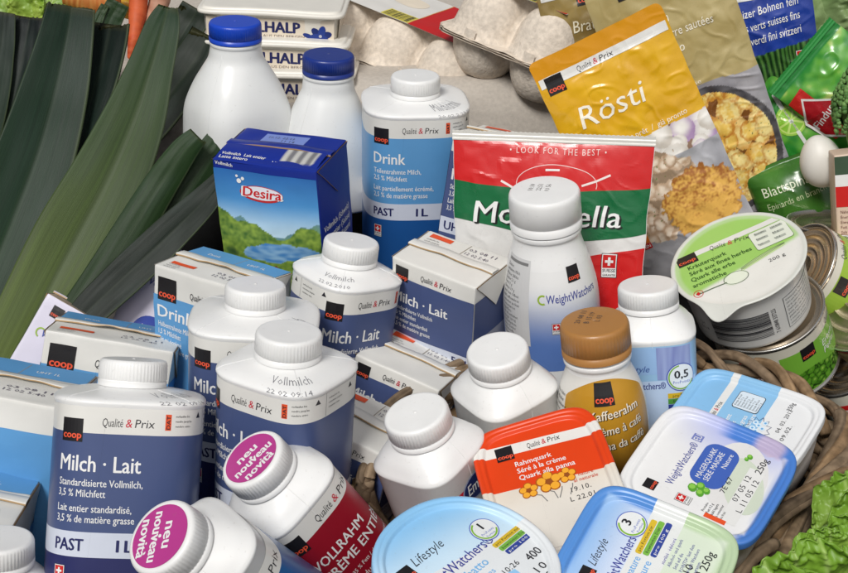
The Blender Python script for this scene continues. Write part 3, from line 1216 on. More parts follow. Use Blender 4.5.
def kaffee_lab(sh, lb):
    z0, z1 = 6, 76
    AM = lin(190, 140, 38)
    def col(u, v):
        x = (u - .5)
        z = z0 + (z1 - z0) * v
        return OFFW
    lb.grid(lambda x, y: sh.surf(-math.pi / 2 + 2 * math.pi * (x - .5), z0 + (z1 - z0) * y, .12), 220, 50, col, wrap=True)
    cv = Canvas()
    edge_ = [(-33 + 1.5 * math.sin(t_ / 9.0), 7 + 56.0 * t_ / 20) for t_ in range(21)]
    top_ = [(-32 + 64 * t_ / 30, 63 + 12 * math.sin(math.pi * t_ / 30) ** .8) for t_ in range(1, 30)]
    cv.poly(edge_ + top_ + [(-a, b) for a, b in edge_[::-1]], lambda x, y: mix(lin(64, 34, 16), AM, sstep(14, 50, y + 6 * math.cos(x * .05))), 0)
    cv.logo(-9, 60, 13.5)
    for i, (s_, wd_) in enumerate((("Kaffeerahm", 33), ("Crème à café", 34), ("Panna da caffè", 35))):
        y = 51 - 10.2 * i
        cv.text(s_, -12.5 + .5, y - .4, 5.6, lin(50, 30, 14), W=wd_, bold=.03, shear=.1, layer=2, rot=5)
        cv.text(s_, -12.5, y, 5.6, lin(240, 232, 214), W=wd_, bold=.012, shear=.1, layer=4, rot=5)
    cv.lines(["Zutaten: Rahm", "15 % Milchfett", "UHT, Stabilisator", "conserver"], -47, 62, 2.0, 3.6, INK)
    cv.emit(lb, lambda x, y, o: sh.surf(-math.pi / 2 + x / 27.0, y, o + .1), step=2.5, stepy=3)


KP = [(0, 22), (2, 25), (6, 26.6), (20, 27.2), (40, 27.2), (54, 26.0), (64, 23.4), (71, 20.6), (75, 19.3), (78, 19.2), (80, 20.2), (82, 20.2), (83, 19.0), (86, 18.5)]
BROWN = lin(172, 122, 66)
round_bottle("cream_bottle", "round coffee cream bottle with tan cap and golden brown label", KP, (84, 104, 20.6, BROWN, 56, .5),
             594, 321, .765, -5, 27, 9, "cream bottle", kaffee_lab, 27, (BROWN, CAPM), ["20 08 11", "B 15:19", "L 03"], 104)


# ------------------------------------------------------------------ round shouldered bottles with blue caps
def blue_bottle(label, u, v, d, roll, e, spin, capc, k, group):
    prof = [(62, 36, 4), (64, 38.8, 4.0), (80, 39.6, 3.6), (100, 39.8, 3.2), (113, 39.4, 3.0), (124, 37.6, 2.7), (138, 32.6, 2.4), (150, 26.4, 2.15), (158, 22.0, 2.05), (165, 20.4, 2), (168, 20.0, 2), (169, 20.5, 2), (171, 20.5, 2), (172, 19.4, 2), (178, 19, 2)]
    prof = [(z, hw * (k if z < 140 else 1 + (k - 1) * max(0, (165 - z) / 25)), n) for z, hw, n in prof]
    mw = pose(u, v, d, roll, e, spin, (0, 0, 125))
    t = thing("milk_bottle", label, "milk bottle", mw, group)
    sh = Shell(smooth_prof(prof, 4))
    mb = MB()
    sh.body(mb, (0.77, 0.78, 0.77))
    seams(sh, mb, (-150, 30), 64, 164, (0.77, 0.78, 0.77), .18)
    mb.v = [(x, y, z - 62) for x, y, z in mb.v]
    mb.build("body", PLASTIC, t)
    cap_mesh(110, 125, 20.6, capc, ribs=70).build("cap", CAPM, t)


BG = "white bottles with blue caps"
blue_bottle("round white bottle with bright royal blue cap, standing beside the leeks", 235, 21, dd(53, 41.5), 0, 15, 28, lin(24, 70, 190), 1.0, BG)
blue_bottle("round white bottle with darker navy blue cap, behind the lake picture carton", 328.5, 54, dd(51.5, 41.5) - .02, 1, 17, 20, lin(26, 50, 130), .9, BG)


# ------------------------------------------------------------------ tubs with snap lids
def ring_pts(hx, hy, n, N):
    return [(sup(2 * math.pi * i / N, hx, hy, n) * math.cos(2 * math.pi * i / N), sup(2 * math.pi * i / N, hx, hy, n) * math.sin(2 * math.pi * i / N)) for i in range(N)]


def tub(label, u, v, d, roll, e, spin, wd, ln, depth, n, colf, cv, bodycol, group=None, tab=None, name="quark_tub", cat="tub", deep=2.6, cuts=()):
    """wd along the lettering, ln across it; colf(x, y) is the print of lid rim and panel"""
    mw = pose(u, v, d, roll, e, spin, (0, 0, depth))
    t = thing(name, label, cat, mw, group)
    hx, hy = wd / 2, ln / 2
    N = 200
    mb = MB()
    prof = [(-5.0, -.6), (-.3, -.5), (-.1, .2), (0, 1.4), (-.3, 2.4), (-1.0, 3.0), (-1.5, 3.35), (-1.7, 3.8), (-2.0, 4.15), (-2.6, 4.6), (-3.0, 5.0), (-3.4, 5.35), (-4.4, 5.3), (-5.4, 5.0)]
    # (inset, height): inset negative = inwards
    vs, cs, fs = [], [], []
    rows = [(0.0, -5.0), (0.0, -1.2), (-.25, -.4), (-.9, 0.0), (-1.8, .15), (-2.7, 0.0), (-3.2, -.45), (-3.7, -.55), (-4.3, -.4), (-5.0, -.45), (-5.7, -.9), (-6.3, -deep + .3), (-6.8, -deep), (-7.6, -deep)]
    for k in range(1, 16):
        rows.append((None, k / 15.0))
    inner = ring_pts(hx - 7.6, hy - 7.6, n, N)
    for a, b in rows:
        if a is None:
            f = 1 - b * .995
            for (x, y) in inner:
                px, py = x * f, y * f
                vs.append((px, py, depth - deep + .25 * nz(px, py, 25, 3)))
                cs.append(colf(px, py))
        else:
            nn = n if a > -4 else n
            for (x, y) in ring_pts(hx + a, hy + a, nn, N):
                vs.append((x, y, depth + b))
                cs.append(colf(x, y))
    K = len(rows)
    for j in range(K - 1):
        for i in range(N):
            p, q = j * N + i, j * N + (i + 1) % N
            fs.append((p, q, q + N, p + N))
    fs.append(tuple((K - 1) * N + i for i in range(N)))
    mb.add(vs, fs, cs)
    if cuts:
        mb.cuts = (len(mb.f), colf, cuts)
    cv.emit(mb, lambda x, y, o: (x, y, depth - deep + .25 * nz(x, y, 25, 3) + o), step=8, stepy=8, base=.1)
    if tab:
        tx, ty, r, col = tab
        pts = [(tx + r * math.cos(2 * math.pi * i / 24), ty + r * math.sin(2 * math.pi * i / 24)) for i in range(24)]
        mb.add([(x, y, depth - 4.2) for x, y in pts] + [(x, y, depth - 5.0) for x, y in pts],
               [tuple(range(24)), tuple(range(47, 23, -1))] + [(i, 24 + i, 24 + (i + 1) % 24, (i + 1) % 24) for i in range(24)], col)
    mb.build("lid", LIDM, t)
    bd = MB()
    sh = [(depth - 3, -1.6), (depth - 5.5, -1.6), (depth - 6, -2.6), (depth * .5, -4.5), (3, -8), (0, -11)]
    vs, fs = [], []
    for z, a in sh:
        for (x, y) in ring_pts(hx + a, hy + a, n, N):
            vs.append((x, y, z))
    for j in range(len(sh) - 1):
        for i in range(N):
            p, q = j * N + i, j * N + (i + 1) % N
            fs.append((p + N, q + N, q, p))
    fs.append(tuple((len(sh) - 1) * N + i for i in range(N))[::-1])
    bd.add(vs, fs, bodycol)
    bd.build("cup", PLASTIC, t)
    return t


TG = "snap lid tubs in the basket"
# orange cream quark
ORG = lin(222, 66, 18)


def col_o(x, y):
    y -= 15
    yy = y + .06 * x
    if 12.0 < yy < 19.5:
        return (.78, .76, .72)
    if yy < -13:
        return mix(lin(224, 214, 200), lin(228, 222, 212), sstep(-14, -30, y))
    return ORG


cv = Canvas()
cv.logo(-24, 9.5, 10)
cv.script(-11.5, 13.8, 3.8, W=26)
cv.text("Rahmquark", -15, 3.2, 3.5, WHITE, W=21, bold=.015)
cv.text("Séré à la crème", -15, -1.9, 3.5, WHITE, W=28, bold=.015)
cv.text("Quark alla panna", -15, -7.0, 3.5, WHITE, W=32, bold=.015)
for fx, fy, r in ((-12, -15.5, 5.2), (0, -13.5, 7.0), (10.5, -12.5, 5.2)):
    for k in range(5):
        a = R_(90 + 72 * k)
        cv.disc(fx + r * .62 * math.cos(a), fy + r * .62 * math.sin(a), r * .46, lin(170, 90, 20), 2, n=14)
        cv.disc(fx + r * .62 * math.cos(a), fy + r * .62 * math.sin(a), r * .36, lin(240, 170, 50), 3, n=14)
    cv.disc(fx, fy, r * .3, lin(150, 80, 30), 4, n=12)
for x0, x1 in ((-10, -4), (-2, 2), (6, 3), (12, 9)):
    cv.line([(x0, -19), ((x0 + x1) / 2 + 1, -21), (x1, -26)], .5, lin(120, 120, 120), 2)
cv.text("nature", 16.5, -15.5, 2.3, lin(200, 70, 40), bold=.01)
cv.text("al naturale", 13, -19, 2.3, lin(200, 70, 40), bold=.01)
cv.text("19.10.", 10, -25, 3.2, INK, space=1.1)
cv.text("L 22.01", 8, -31, 3.2, INK, space=1.1)
tub("orange lidded cream quark tub with small yellow flowers printed on it", 549, 481, .712, -14, 51, 3, 75, 97, 46, 5.5, col_o, cv.shift(0, 15), lin(226, 218, 200), TG, cuts=[(0, 27, 1, -.06), (0, 34.5, 1, -.06), (0, 2, 1, -.06)])

# lean quark, white to blue
BL1 = lin(74, 126, 205)


def col_m(x, y):
    # x along the lettering (towards back), y = label top (viewer's left)
    rr = math.hypot(x - 44, (y + 8) * .8)
    c = mix((.80, .80, .80), lin(172, 180, 230), sstep(46, 6, rr))
    edge = max(abs(x) / 36.0, abs(y) / 40.0)
    blue = sstep(10, -2, y) * sstep(4, 24, x) + sstep(-26, -34, y)
    if edge > .80:
        c = mix(c, BL1, min(1, blue) * sstep(.81, .87, edge))
        rim = math.hypot((x - 34), (y + 22))
        if rim < 11:
            c = mix(c, lin(200, 180, 200), sstep(11, 6, rim) * .8)
    return c


cv = Canvas()
cv.logo(-26, 20, 7)
cv.text("WeightWatchers®", -17, 13, 4.6, lin(60, 70, 150), W=34, bold=.002)
cv.rect(19, 12.5, 24, 18.5, lin(120, 130, 190), 2)
cv.text("EU", 19.4, 13.5, 4, WHITE, W=4.2, layer=3)
cv.disc(6, -14, 26, (.74, .73, .72), 0, ry=17, rot=10)
cv.disc(2, -20, 20, lin(205, 214, 196), 1, ry=11, rot=25)
cv.rect(-9, -11, 23, 9, lin(66, 98, 180), 2, r=7)
cv.text("MAGERQUARK", -5, 2.2, 3.2, WHITE, W=24, layer=3)
cv.text("SÉRÉ MAIGRE", -5, -2.4, 3.2, WHITE, W=23, layer=3)
cv.text("Nature", 8, -7, 2.8, WHITE, layer=3)
for x, y, r in ((-13, 3, 3.2), (-10, -.5, 3.0), (-14.5, -2, 2.8), (-11.5, -4.5, 2.6), (23, -15, 2.0), (20.5, -14, 1.5)):
    cv.disc(x, y, r, lin(90, 160, 50), 3, n=9, ry=r * .8, rot=30)
    cv.disc(x + .5, y + .4, r * .55, lin(140, 200, 80), 4, n=9)
cv.rect(-26, -18, 16, -27, lin(226, 226, 224), 2)
cv.text("07 05 12", -10, -21.5, 3.2, INK, W=20, space=1.1, layer=3)
cv.text("L 11 05 12", -16, -26.4, 3.2, INK, W=25, space=1.1, layer=3)
cv.text("250g", 14, -25, 3.8, INK, W=12, bold=.005, layer=3)
cv.text("7E 67", -8, -13.4, 3.0, INK, W=12, layer=3)
cv.swiss(-25, 3, 4.6)
cv.rect(-28, -10, -25, -22, ORANGE, 3)
cv.lines(["Proteine", "Fett 0,2 g", "kühl lagern", "à conserver", "au frais"], -25, -9, 1.6, 2.6, INK, layer=4)
tub("white and blue lidded lean quark tub with deep blue cloud on its lid", 708, 471, .713, 10, 49, 72, 82, 82, 46, 5, col_m, cv, (.76, .76, .78), TG)

# light blue tub at the back
LBL = lin(140, 190, 228)


def col_l(x, y):
    if y > 21.5:
        return mix(LBL, lin(120, 175, 220), .4)
    if y > 16.5:
        return (.76, .76, .74)
    if y > -10:
        return LBL
    return (.78, .79, .80)


cv = Canvas()
cv.logo(-21, 13.5, 7)
cv.script(-12.5, 17.4, 3.0, W=19)
cv.rect(5, -5, 20, 12, INK, 2, r=2)
cv.rect(5.4, -4.6, 19.6, 11.6, lin(214, 226, 236), 3, r=1.8)
for i in range(4):
    cv.lines(["Energie 80 kcal", "Eiweiss 11 g"], 7, 9.6 - 3.9 * i, 1.3, 1.9, INK, layer=4)
cv.text("Halbfett", -15, 8, 3.0, WHITE, bold=.01)
cv.text("quark", -15, 3.4, 3.0, WHITE, bold=.01)
cv.text("demi-gras", -15, -1, 3.0, WHITE, bold=.01)
cv.text("séré nature", -15, -5.2, 3.0, WHITE, bold=.01)
pts = []
for k in range(25):
    a = 2 * math.pi * k / 24
    r = 8.5 if k % 2 == 0 else 6
    pts.append((-6 + 1.25 * r * math.cos(a), -10 + r * math.sin(a)))
cv.line(pts, .4, lin(60, 70, 110), 3)
for k in range(9):
    cv.disc(-12 + 1.6 * k, -10 + 3.2 * math.sin(k * 2.1), 1.9, lin(214, 232, 246), 3, n=7)
    cv.disc(-12 + 1.6 * k, -10 + 3.2 * math.sin(k * 2.1), .8, lin(110, 170, 220), 4, n=7)
cv.text("04. 03. 2012", -3, -23, 2.6, INK, W=20, space=1.1)
cv.text("L 09.02.", -12, -28, 2.6, INK, W=17, space=1.1)
cv.text("250g", 16, -22, 2.8, INK, W=7)
cv.lines(["mind. haltbar", "à consommer", "consumare"], -24, -14, 1.6, 2.6, INK)
tub("pale blue and white lidded tub at the back beside the willow rim", 745, 415, .79, -2, 47, 62, 62, 86, 46, 5, col_l, cv, (.76, .77, .77), TG, cuts=[(0, 21.5, 1, 0), (0, 16.5, 1, 0), (0, -10, 1, 0)])


def col_3(x, y):
    # blue at label top, white band, green at the other end
    if y > 9:
        edge = max(abs(x) / 36.0, abs(y) / 40.0)
        c = mix(lin(150, 188, 232), lin(206, 218, 238), sstep(34, 10, y))
        return mix(c, lin(84, 140, 210), sstep(.82, .88, edge))
    if y > -9:
        return (.75, .77, .76)
    edge = max(abs(x) / 36.0, abs(y) / 40.0)
    return mix(lin(214, 226, 206), lin(184, 206, 168), sstep(.8, .88, edge))


def ww_badge(cv, x, y, r, s_):
    cv.disc(x, y, r, lin(90, 110, 190), 2)
    cv.disc(x, y, r * .93, (.78, .80, .80), 3)
    cv.ring(x, y, r * .88, r * .12, lin(130, 180, 60), 4, 110, 330)
    cv.text(s_, x, y + r * .05, r * .62, INK, align='C', bold=.04, layer=5)
    cv.text("ProPoints", x, y - r * .38, r * .2, lin(90, 110, 190), align='C', layer=5, res=1)
    cv.text("Portion", x, y - r * .66, r * .18, lin(90, 110, 190), align='C', layer=5, res=1)


def ww_bars(cv, x, y, w_, h_):
    for i, (c_, s_) in enumerate(((lin(214, 182, 50), "pro Portion zur"), (lin(120, 180, 70), "bewussten Diät"), (lin(50, 70, 150), "pro 100 g"))):
        yy = y - i * (h_ + .5)
        cv.rect(x + i * .8, yy, x + w_ + i * .8, yy + h_, c_, 2, r=h_ * .3)
        cv.text(s_, x + 1.6 + i * .8, yy + h_ * .25, h_ * .5, INK if i < 2 else WHITE, W=w_ * .75, layer=3, res=1)


cv = Canvas()
cv.logo(-23, 20, 8)
cv.text("Lifestyle", -13, 22, 5, INK, shear=.35, W=17, bold=-.008)
cv.text("WeightWatchers®", -26, 9.5, 5.6, lin(60, 66, 150), W=42, bold=.004)
ww_badge(cv, 19, 15.5, 8.3, "3")
ww_bars(cv, 4, 4, 23, 3.4)
cv.text("Quark nature", -24, 3.0, 4.2, lin(110, 170, 225), W=26, bold=.006)
cv.text("Séré nature", -24, -3.0, 4.2, lin(110, 170, 225), W=26, bold=.006)
cv.lines(["sterilisé · édulcoré", "Alkohol- und quark", "Smil auf die", "POINTS® laut dem", "Weight Watchers", "Programm"], 4, -9, 1.9, 3.3, lin(90, 90, 160))
cv.disc(-12, -13, 9, (.77, .76, .76), 1, ry=6, rot=20)
cv.text("07.03.10", -14, -23, 4.2, INK, W=24, space=1.1, layer=3)
cv.text("11.03.10", -16, -29, 4.2, INK, W=24, space=1.1, layer=3)
cv.text("250g", 10, -30, 4.4, INK, W=12, bold=.005, layer=3)
tub("blue and green lidded tub cut by the lower edge, badge with a 3", 645, 561, .632, 8, 58, 72, 73.5, 79, 44, 5, lambda x, y: col_3(x * 1.064, y * 1.064), cv.scale(.94), (.76, .77, .76), TG, cuts=[(0, 8.46, 1, 0), (0, -8.46, 1, 0)])


def col_4(x, y):
    r = math.hypot(x, y)
    t_ = y + .15 * x
    if t_ > 6:
        c = mix(lin(206, 230, 246), lin(140, 196, 238), sstep(4, 42, t_))
        return mix(c, lin(146, 194, 232), sstep(46, 49, r))
    if r > 47:
        return (.74, .75, .74) if t_ > -30 else lin(200, 220, 235)
    if t_ < -16 and x < 16:
        return lin(150, 200, 238)
    return (.76, .79, .81)


cv = Canvas()
cv.logo(-30, 13, 8.5)
cv.text("Lifestyle", -19, 17, 6, INK, shear=.35, W=22, bold=-.008)
cv.text("WeightWatchers®", -32, 1, 6.4, lin(60, 66, 150), W=56, bold=.004)
cv.text("Halb batto", -20, -7, 5.2, lin(120, 180, 228), W=30, bold=.008)
cv.text("de matières", -18, -13, 3.4, lin(120, 180, 228), W=26)
ww_badge(cv, 26, 10, 8, "1")
ww_bars(cv, 20, -3, 25, 3.2)
cv.text("400 g", 26, -21, 5.0, INK, W=15, bold=.01)
cv.text("· 10:26", 6, -18, 3.4, INK, W=15, space=1.1)
cv.text("09 02 10", -4, -29, 4.4, INK, W=34, space=1.15, layer=3)
cv.text("12 02 10", -8, -35.5, 4.4, INK, W=36, space=1.15, layer=3)
tub("round pale blue lidded tub cut by the lower edge, badge with a 1", 467, 562, .629, 8, 46, 55, 90, 90, 58, 2.15, lambda x, y: col_4(x * 1.04, y * 1.04), cv.scale(.96), (.75, .77, .79), TG, cuts=[(0, 5.77, 1, -.15), (0, -15.4, 1, -.15), (15.4, 0, 0, 1)])


# ------------------------------------------------------------------ round herb quark tub and cans
def herb_tub():
    r = 48.0
    Ht = 52
    mw = pose(737.5, 258, .925, -18, 41, 0, (0, 0, Ht))
    t = thing("quark_tub", "round herb quark tub with green and white peel lid, atop a pea can", "tub", mw)
    LG = lin(150, 200, 84)
    mb = MB()

    def col(x, y):
        k = y + 0.0 * x
        k = y + 9 - .34 * x
        return mix(LG, (.78, .77, .72), sstep(0, -5, k))
    N = 200
    vs, cs, fs = [], [], []
    rings = [(r + .4, -1.0), (r + .6, -.3), (r + .2, .1), (r - .8, .2), (r - 2.0, .05), (r - 3.5, -.35), (r - 5, -.5)] + [((r - 5) * (1 - k / 18.0) + .02, -.5) for k in range(1, 19)]
    for rr, z in rings:
        for i in range(N):
            a = 2 * math.pi * i / N
            # pull tab at the front
            ext = 9.0 * math.exp(-((math.degrees(a) - 243) / 12.0) ** 2) if rr > r - 1 else 0
            x, y = (rr + ext) * math.cos(a), (rr + ext) * math.sin(a)
            vs.append((x, y, Ht + z + .3 * nz(x, y, 14, 5) - ext * .55))
            cs.append((.66, .67, .62) if rr > r - 2.2 else mix(col(x, y), (.7, .7, .66), .35 if rr > r - 5.2 else .08))
    for j in range(len(rings) - 1):
        for i in range(N):
            p, q = j * N + i, j * N + (i + 1) % N
            fs.append((p, q, q + N, p + N))
    mb.add(vs, fs, cs)
    cv = Canvas()
    cv.poly([(-43, 10.5), (43, 10.5), (35.4, 27), (16, 27), (-34, 27)] if 0 else [(-45, 13), (38, 27), (34, 31.5), (-44, 18.5)], OFFW, 1)
    cv.rect(-42, 9.5, -27, 20, BLACK, 2, rot=9)
    cv.text("coop", -40.5, 10.6, 3.6, CORANGE, W=12.5, bold=.03, rot=9, layer=3)
    cv.script(-26, 17.2, 4.6, W=40)
    for i, s_ in enumerate(("Kräuterquark", "Séré aux fines herbes", "Quark alle erbe", "aromatiche")):
        cv.text(s_, -35 - i * 0, 3.2 - 6.6 * i, 4.1, lin(44, 84, 34), W=(29, 47, 33, 25)[i], bold=.02, rot=9, layer=2)
    cv.rect(13, 3, 41, 24, lin(90, 110, 70), 2, rot=10, r=2)
    cv.rect(13.3, 3.3, 40.7, 23.7, lin(222, 226, 212), 3, rot=10, r=2)
    for i in range(3):
        for j in range(2):
            cv.rect(16 + 12 * j - i * -.5, 17.6 - 6 * i + 2 * j, 25 + 12 * j, 20 - 6 * i + 2 * j, lin(170, 176, 164), 4, rot=10)
            cv.text(("Energie", "Eiweiss", "Fett", "120 kcal", "8,5 g", "6,0 g")[i + 3 * j], 16.5 + 12 * j, 18 - 6 * i + 2 * j, 1.7, INK, layer=5, rot=10, res=1)
    # spring onion drawing
    IN = lin(90, 110, 80)
    cv.disc(-5, -19, 9, lin(226, 232, 214), 2, ry=6.2, rot=25)
    cv.ring(-5, -19, 9, .5, IN, 3, ry=6.4)
    for k, (a, b, c_) in enumerate(((3, 8, 0), (5, 12, 2), (1, 15, 4))):
        cv.line([(0 + i * 3.4, -14 + c_ * .4 + i * (1.4 + .25 * k) - .03 * i * i * k) for i in range(11)], 1.6 - .3 * k, lin(190, 214, 150), 2)
        cv.line([(0 + i * 3.4, -13.2 + c_ * .4 + i * (1.4 + .25 * k) - .03 * i * i * k) for i in range(11)], .35, IN, 3)
        cv.line([(-12 - i * 2.6, -21 - .4 * i + c_ * .6 - 1.5 * k) for i in range(9)], .35, IN, 3)
    cv.text("200 g", 20, -14, 3.2, INK, W=12, rot=10)
    cv.ring(-33, -24, 3.6, .5, RED, 3)
    cv.rect(-34.6, -24.8, -31.4, -23.2, RED, 3)
    cv.rect(-33.8, -25.6, -32.2, -22.4, RED, 4)
    cv.emit(mb, lambda x, y, o: (x, y, Ht - .5 + .3 * nz(x, y, 14, 5) + o), step=7, stepy=7, base=.1)
    mb.build("peel_lid", LIDM, t)
    bd = MB()
    sh = Shell([(0, 40, 2), (1.5, 41.4, 2), (4, 41.8, 2), (46, 44.2, 2), (48, 44.5, 2), (48.5, 46.5, 2), (51, 47.5, 2)])
    sh.body(bd, (.76, .76, .73), n=140)
    c2 = Canvas()
    for ox in (0,):
        c2.barcode(-30, 10, 12, 34, None, 1, seed=5, vertical=True)
        c2.text("7 610848 337225", 17, 10, 3.2, INK, rot=90, W=24)
        c2.rect(24, 8, 66, 38, INK, 1)
        c2.rect(24.4, 8.4, 65.6, 37.6, (.74, .74, .71), 2)
        c2.lines(["Kräuterquark: Magerquark, Rahm, Kräuter", "Séré aux fines herbes: séré maigre, crème", "sel de cuisine iodé, oignons, ail, poivre", "Quark alle erbe aromatiche: quark magro", "panna, erbe, sale da cucina iodato, aglio", "gekühlt lagern bei max. 5 °C verbrauchen", "à conserver au frais, à consommer jusqu'au", "conservare al fresco, consumare entro"], 26, 34, 1.9, 3.4, INK, layer=3, xs=.78)
        c2.lines(["CH", "5018"], -42, 22, 3.2, 5, lin(110, 110, 110))
    c2.emit(bd, lambda x, y, o: sh.surf(-math.pi / 2 + (x - 4) / 42.0, y, o), step=3, stepy=10)
    bd.build("cup", PLASTIC, t)
    return mw


HM = herb_tub()


def can(name, label, cat, mw, r, h, labf, lidcol=(.62, .60, .56), rings=3, group=None, inner=(.5, .42, .32)):
    t = thing(name, label, cat, mw, group)
    mb = MB()
    n = 120
    pr = [(0.0, .02), (.4, r * .5), (.0, r - 4), (2.2, r - 3), (2.6, r - 1.2), (.2, r - .9), (-.3, r), (.4, r + .6), (1.6, r + .5), (2.4, r - .3), (4, r - .6)]
    body = [(h - 4, r - .6), (h - 2.4, r - .3), (h - 1.6, r + .5), (h - .4, r + .6), (h + .2, r), (h - .1, r - 1.0), (h - 2.8, r - 1.4), (h - 3.0, r - 3)]
    rr = r - 3
    prof = pr + body
    for k in range(rings):
        a = rr * (1 - (k + .35) / (rings + .6))
        prof += [(h - 2.9, a + 2.4), (h - 1.9, a + 1.4), (h - 1.9, a + .4), (h - 2.9, a - .6)]
    prof.append((h - 2.9, .02))
    vs, fs, cs = [], [], []
    for z, q in prof:
        for i in range(n):
            a = 2 * math.pi * i / n
            vs.append((q * math.cos(a), q * math.sin(a), z))
            cs.append(inner if (z > h * .5 and q < r - 1.3) or (z < h * .5 and q < r - 1.1) else lidcol)
    for j in range(len(prof) - 1):
        for i in range(n):
            a, b = j * n + i, j * n + (i + 1) % n
            fs.append((a, b, b + n, a + n))
    mb.add(vs, fs, cs)
    mb.build("tin", METAL, t)
    lb = MB()
    labf(lb, r - .35, h)
    lb.build("label", GLOSS, t)
    return t


def wrapc(r):
    return lambda x, y, o: ((r + o) * math.cos(-math.pi / 2 + x / r), (r + o) * math.sin(-math.pi / 2 + x / r), y)


def photo_grid(lb, fn, x0, x1, y0, y1, col, res=.9, off=.15):
    nu, nv = max(2, int((x1 - x0) / res)), max(2, int((y1 - y0) / res))
    lb.grid(lambda u, v: fn(x0 + (x1 - x0) * u, y0 + (y1 - y0) * v, off), nu, nv, lambda u, v: col(x0 + (x1 - x0) * u, y0 + (y1 - y0) * v), smooth=True)


def voro(x, y, s, seed):
    d, p = noise.voronoi(Vector((x / s, y / s, seed)))
    c = p[0]
    rnd = noise.cell(Vector((c.x * 7.3 + 11, c.y * 5.1 + 3, seed)))
    return d[0], d[1] - d[0], rnd


def peas(x, y):
    d0, ed, rn = voro(x, y, 5.2, 1.5)
    c = mix(lin(96, 160, 40), lin(60, 116, 26), abs(rn))
    return mix(mix(lin(176, 214, 96), c, sstep(.0, .35, d0)), lin(22, 52, 12), sstep(.16, .02, ed))


def pea_label(lb, r, h):
    f = wrapc(r)
    G = lin(120, 180, 60)
    lb.grid(lambda u, v: f(2 * math.pi * r * u, 3.4 + (h - 6.8) * v, .05), 120, 6, lin(210, 206, 190), wrap=True)
    cv = Canvas()
    cv.poly([(-2, 4), (100, 4), (100, h - 12), (-2, h - 12)], G, 1)
    cv.logo(14, h - 23, 12, 4)
    cv.script(34, h - 11, 5, 4)
    cv.text("Erbsen fein", 34, h - 24, 5.5, WHITE, shear=.15, layer=4)
    cv.text("Petits pois", 34, h - 31, 5.5, WHITE, shear=.15, layer=4)
    cv.rect(-32, h - 18, -4, h - 13, RED, 2)
    cv.rect(-32, 6, -4, h - 18.1, lin(222, 200, 190), 2)
    cv.lines(["Nährwerte 100 g", "Energie 290 kJ", "Eiweiss 5 g", "Fett 0,5 g", "Kohlenhydrate", "Zucker 3 g"], -30, h - 23, 2.2, 3.6, INK, layer=3)
    cv.emit(lb, f, step=3, stepy=12)
    photo_grid(lb, f, -1, 95, 5, h * .46, lambda x, y: peas(x, y) if y < h * .36 + 5 * math.sin(x * .09) else G, .7, .32)


# pea can: standing under the herb tub, sharing its lean
can("pea_can", "green and white pea can squeezed beneath the round herb quark tub", "can", HM @ Matrix.Translation((0.007, -0.003, -0.0585)), 42.5, 58, pea_label)


def veg_label(lb, r, h):
    f = wrapc(r)
    lb.grid(lambda u, v: f(2 * math.pi * r * u, 3.4 + (h - 6.8) * v, .05), 120, 6, lin(214, 210, 196), wrap=True)
    cv = Canvas()
    cv.rect(-60, 4, 60, h - 10, lin(150, 185, 60), 1)
    cv.logo(-24, h - 24, 13, 3)
    cv.script(-8, h - 12, 5, 3)
    cv.text("Gemüse", -8, h - 27, 5.5, WHITE, shear=.15, layer=4)
    cv.text("Macédoine", -8, h - 35, 5.5, WHITE, shear=.15, layer=4)
    cv.rect(-22, 8, 0, 32, lin(210, 200, 190), 3)
    cv.lines(["Energie", "Eiweiss", "Fett"], -20, 26, 3, 6, lin(90, 60, 120), layer=4)
    cv.emit(lb, f, step=3, stepy=12)

    def p(x, y):
        d0, ed, rn = voro(x, y, 6, 4.5)
        c = [lin(210, 90, 30), lin(120, 160, 60), lin(220, 200, 150), lin(180, 50, 30)][int(abs(rn) * 3.99)]
        return mix(c, lin(40, 24, 20), sstep(.2, .02, ed) + (.9 if math.hypot(x - 24, y - h * .35) > 22 else 0))
    photo_grid(lb, f, 2, 50, 8, h * .66, p, .8, .3)


can("vegetable_can", "vegetable can with gold ringed lid, right behind the round herb tub", "can", pose(800, 266, .985, -62, 36, 30, (0, 0, 80)), 35, 80, veg_label, inner=(.55, .45, .32), rings=4)


def tuna_label(lb, r, h):
    f = wrapc(r)
    B = lin(222, 202, 150)
    lb.grid(lambda u, v: f(2 * math.pi * r * u, 3.4 + (h - 6.8) * v, .05), 120, 6, B, wrap=True)
    cv = Canvas()
    cv.rect(-60, h - 9, 60, h - 4, RED, 1)
    cv.rect(-60, 4, 60, 6.5, lin(150, 190, 210), 1)
    cv.lines(["Mais / Maïs / Mais", "süss, vakuumverpackt", "Zutaten: Maiskörner", "Energie 340 kJ / 80 kcal", "Eiweiss 3 g, Fett 1 g", "Kohlenhydrate 14 g", "Abtropfgewicht 285 g"], -26, h - 13, 2.5, 3.6, lin(110, 70, 50), xs=.9)
    for i, c_ in enumerate((lin(220, 180, 60), lin(120, 170, 70), lin(150, 180, 215), lin(170, 130, 180))):
        cv.rect(14, h - 15 - 6.2 * i, 26, h - 12 - 6.2 * i, c_, 2)
    cv.emit(lb, f, step=3, stepy=12)


can("corn_can", "short cream labelled can with red band at the right edge", "can", pose(838, 222, 1.02, 6, 14, 10, (0, 0, 42)), 39, 42, tuna_label, rings=2)
can("tin_can", "large open looking tin with bare ribbed end, below the cream labelled can", "can", pose(858, 292, .96, -48, 58, 0, (0, 0, 70)), 46, 70, tuna_label, rings=4, inner=(.42, .34, .26))


can("pea_can", "pea can poking out below, behind the willow rim", "can", pose(842, 366, 1.0, -30, 40, 20, (0, 0, 60)), 30, 60, pea_label)


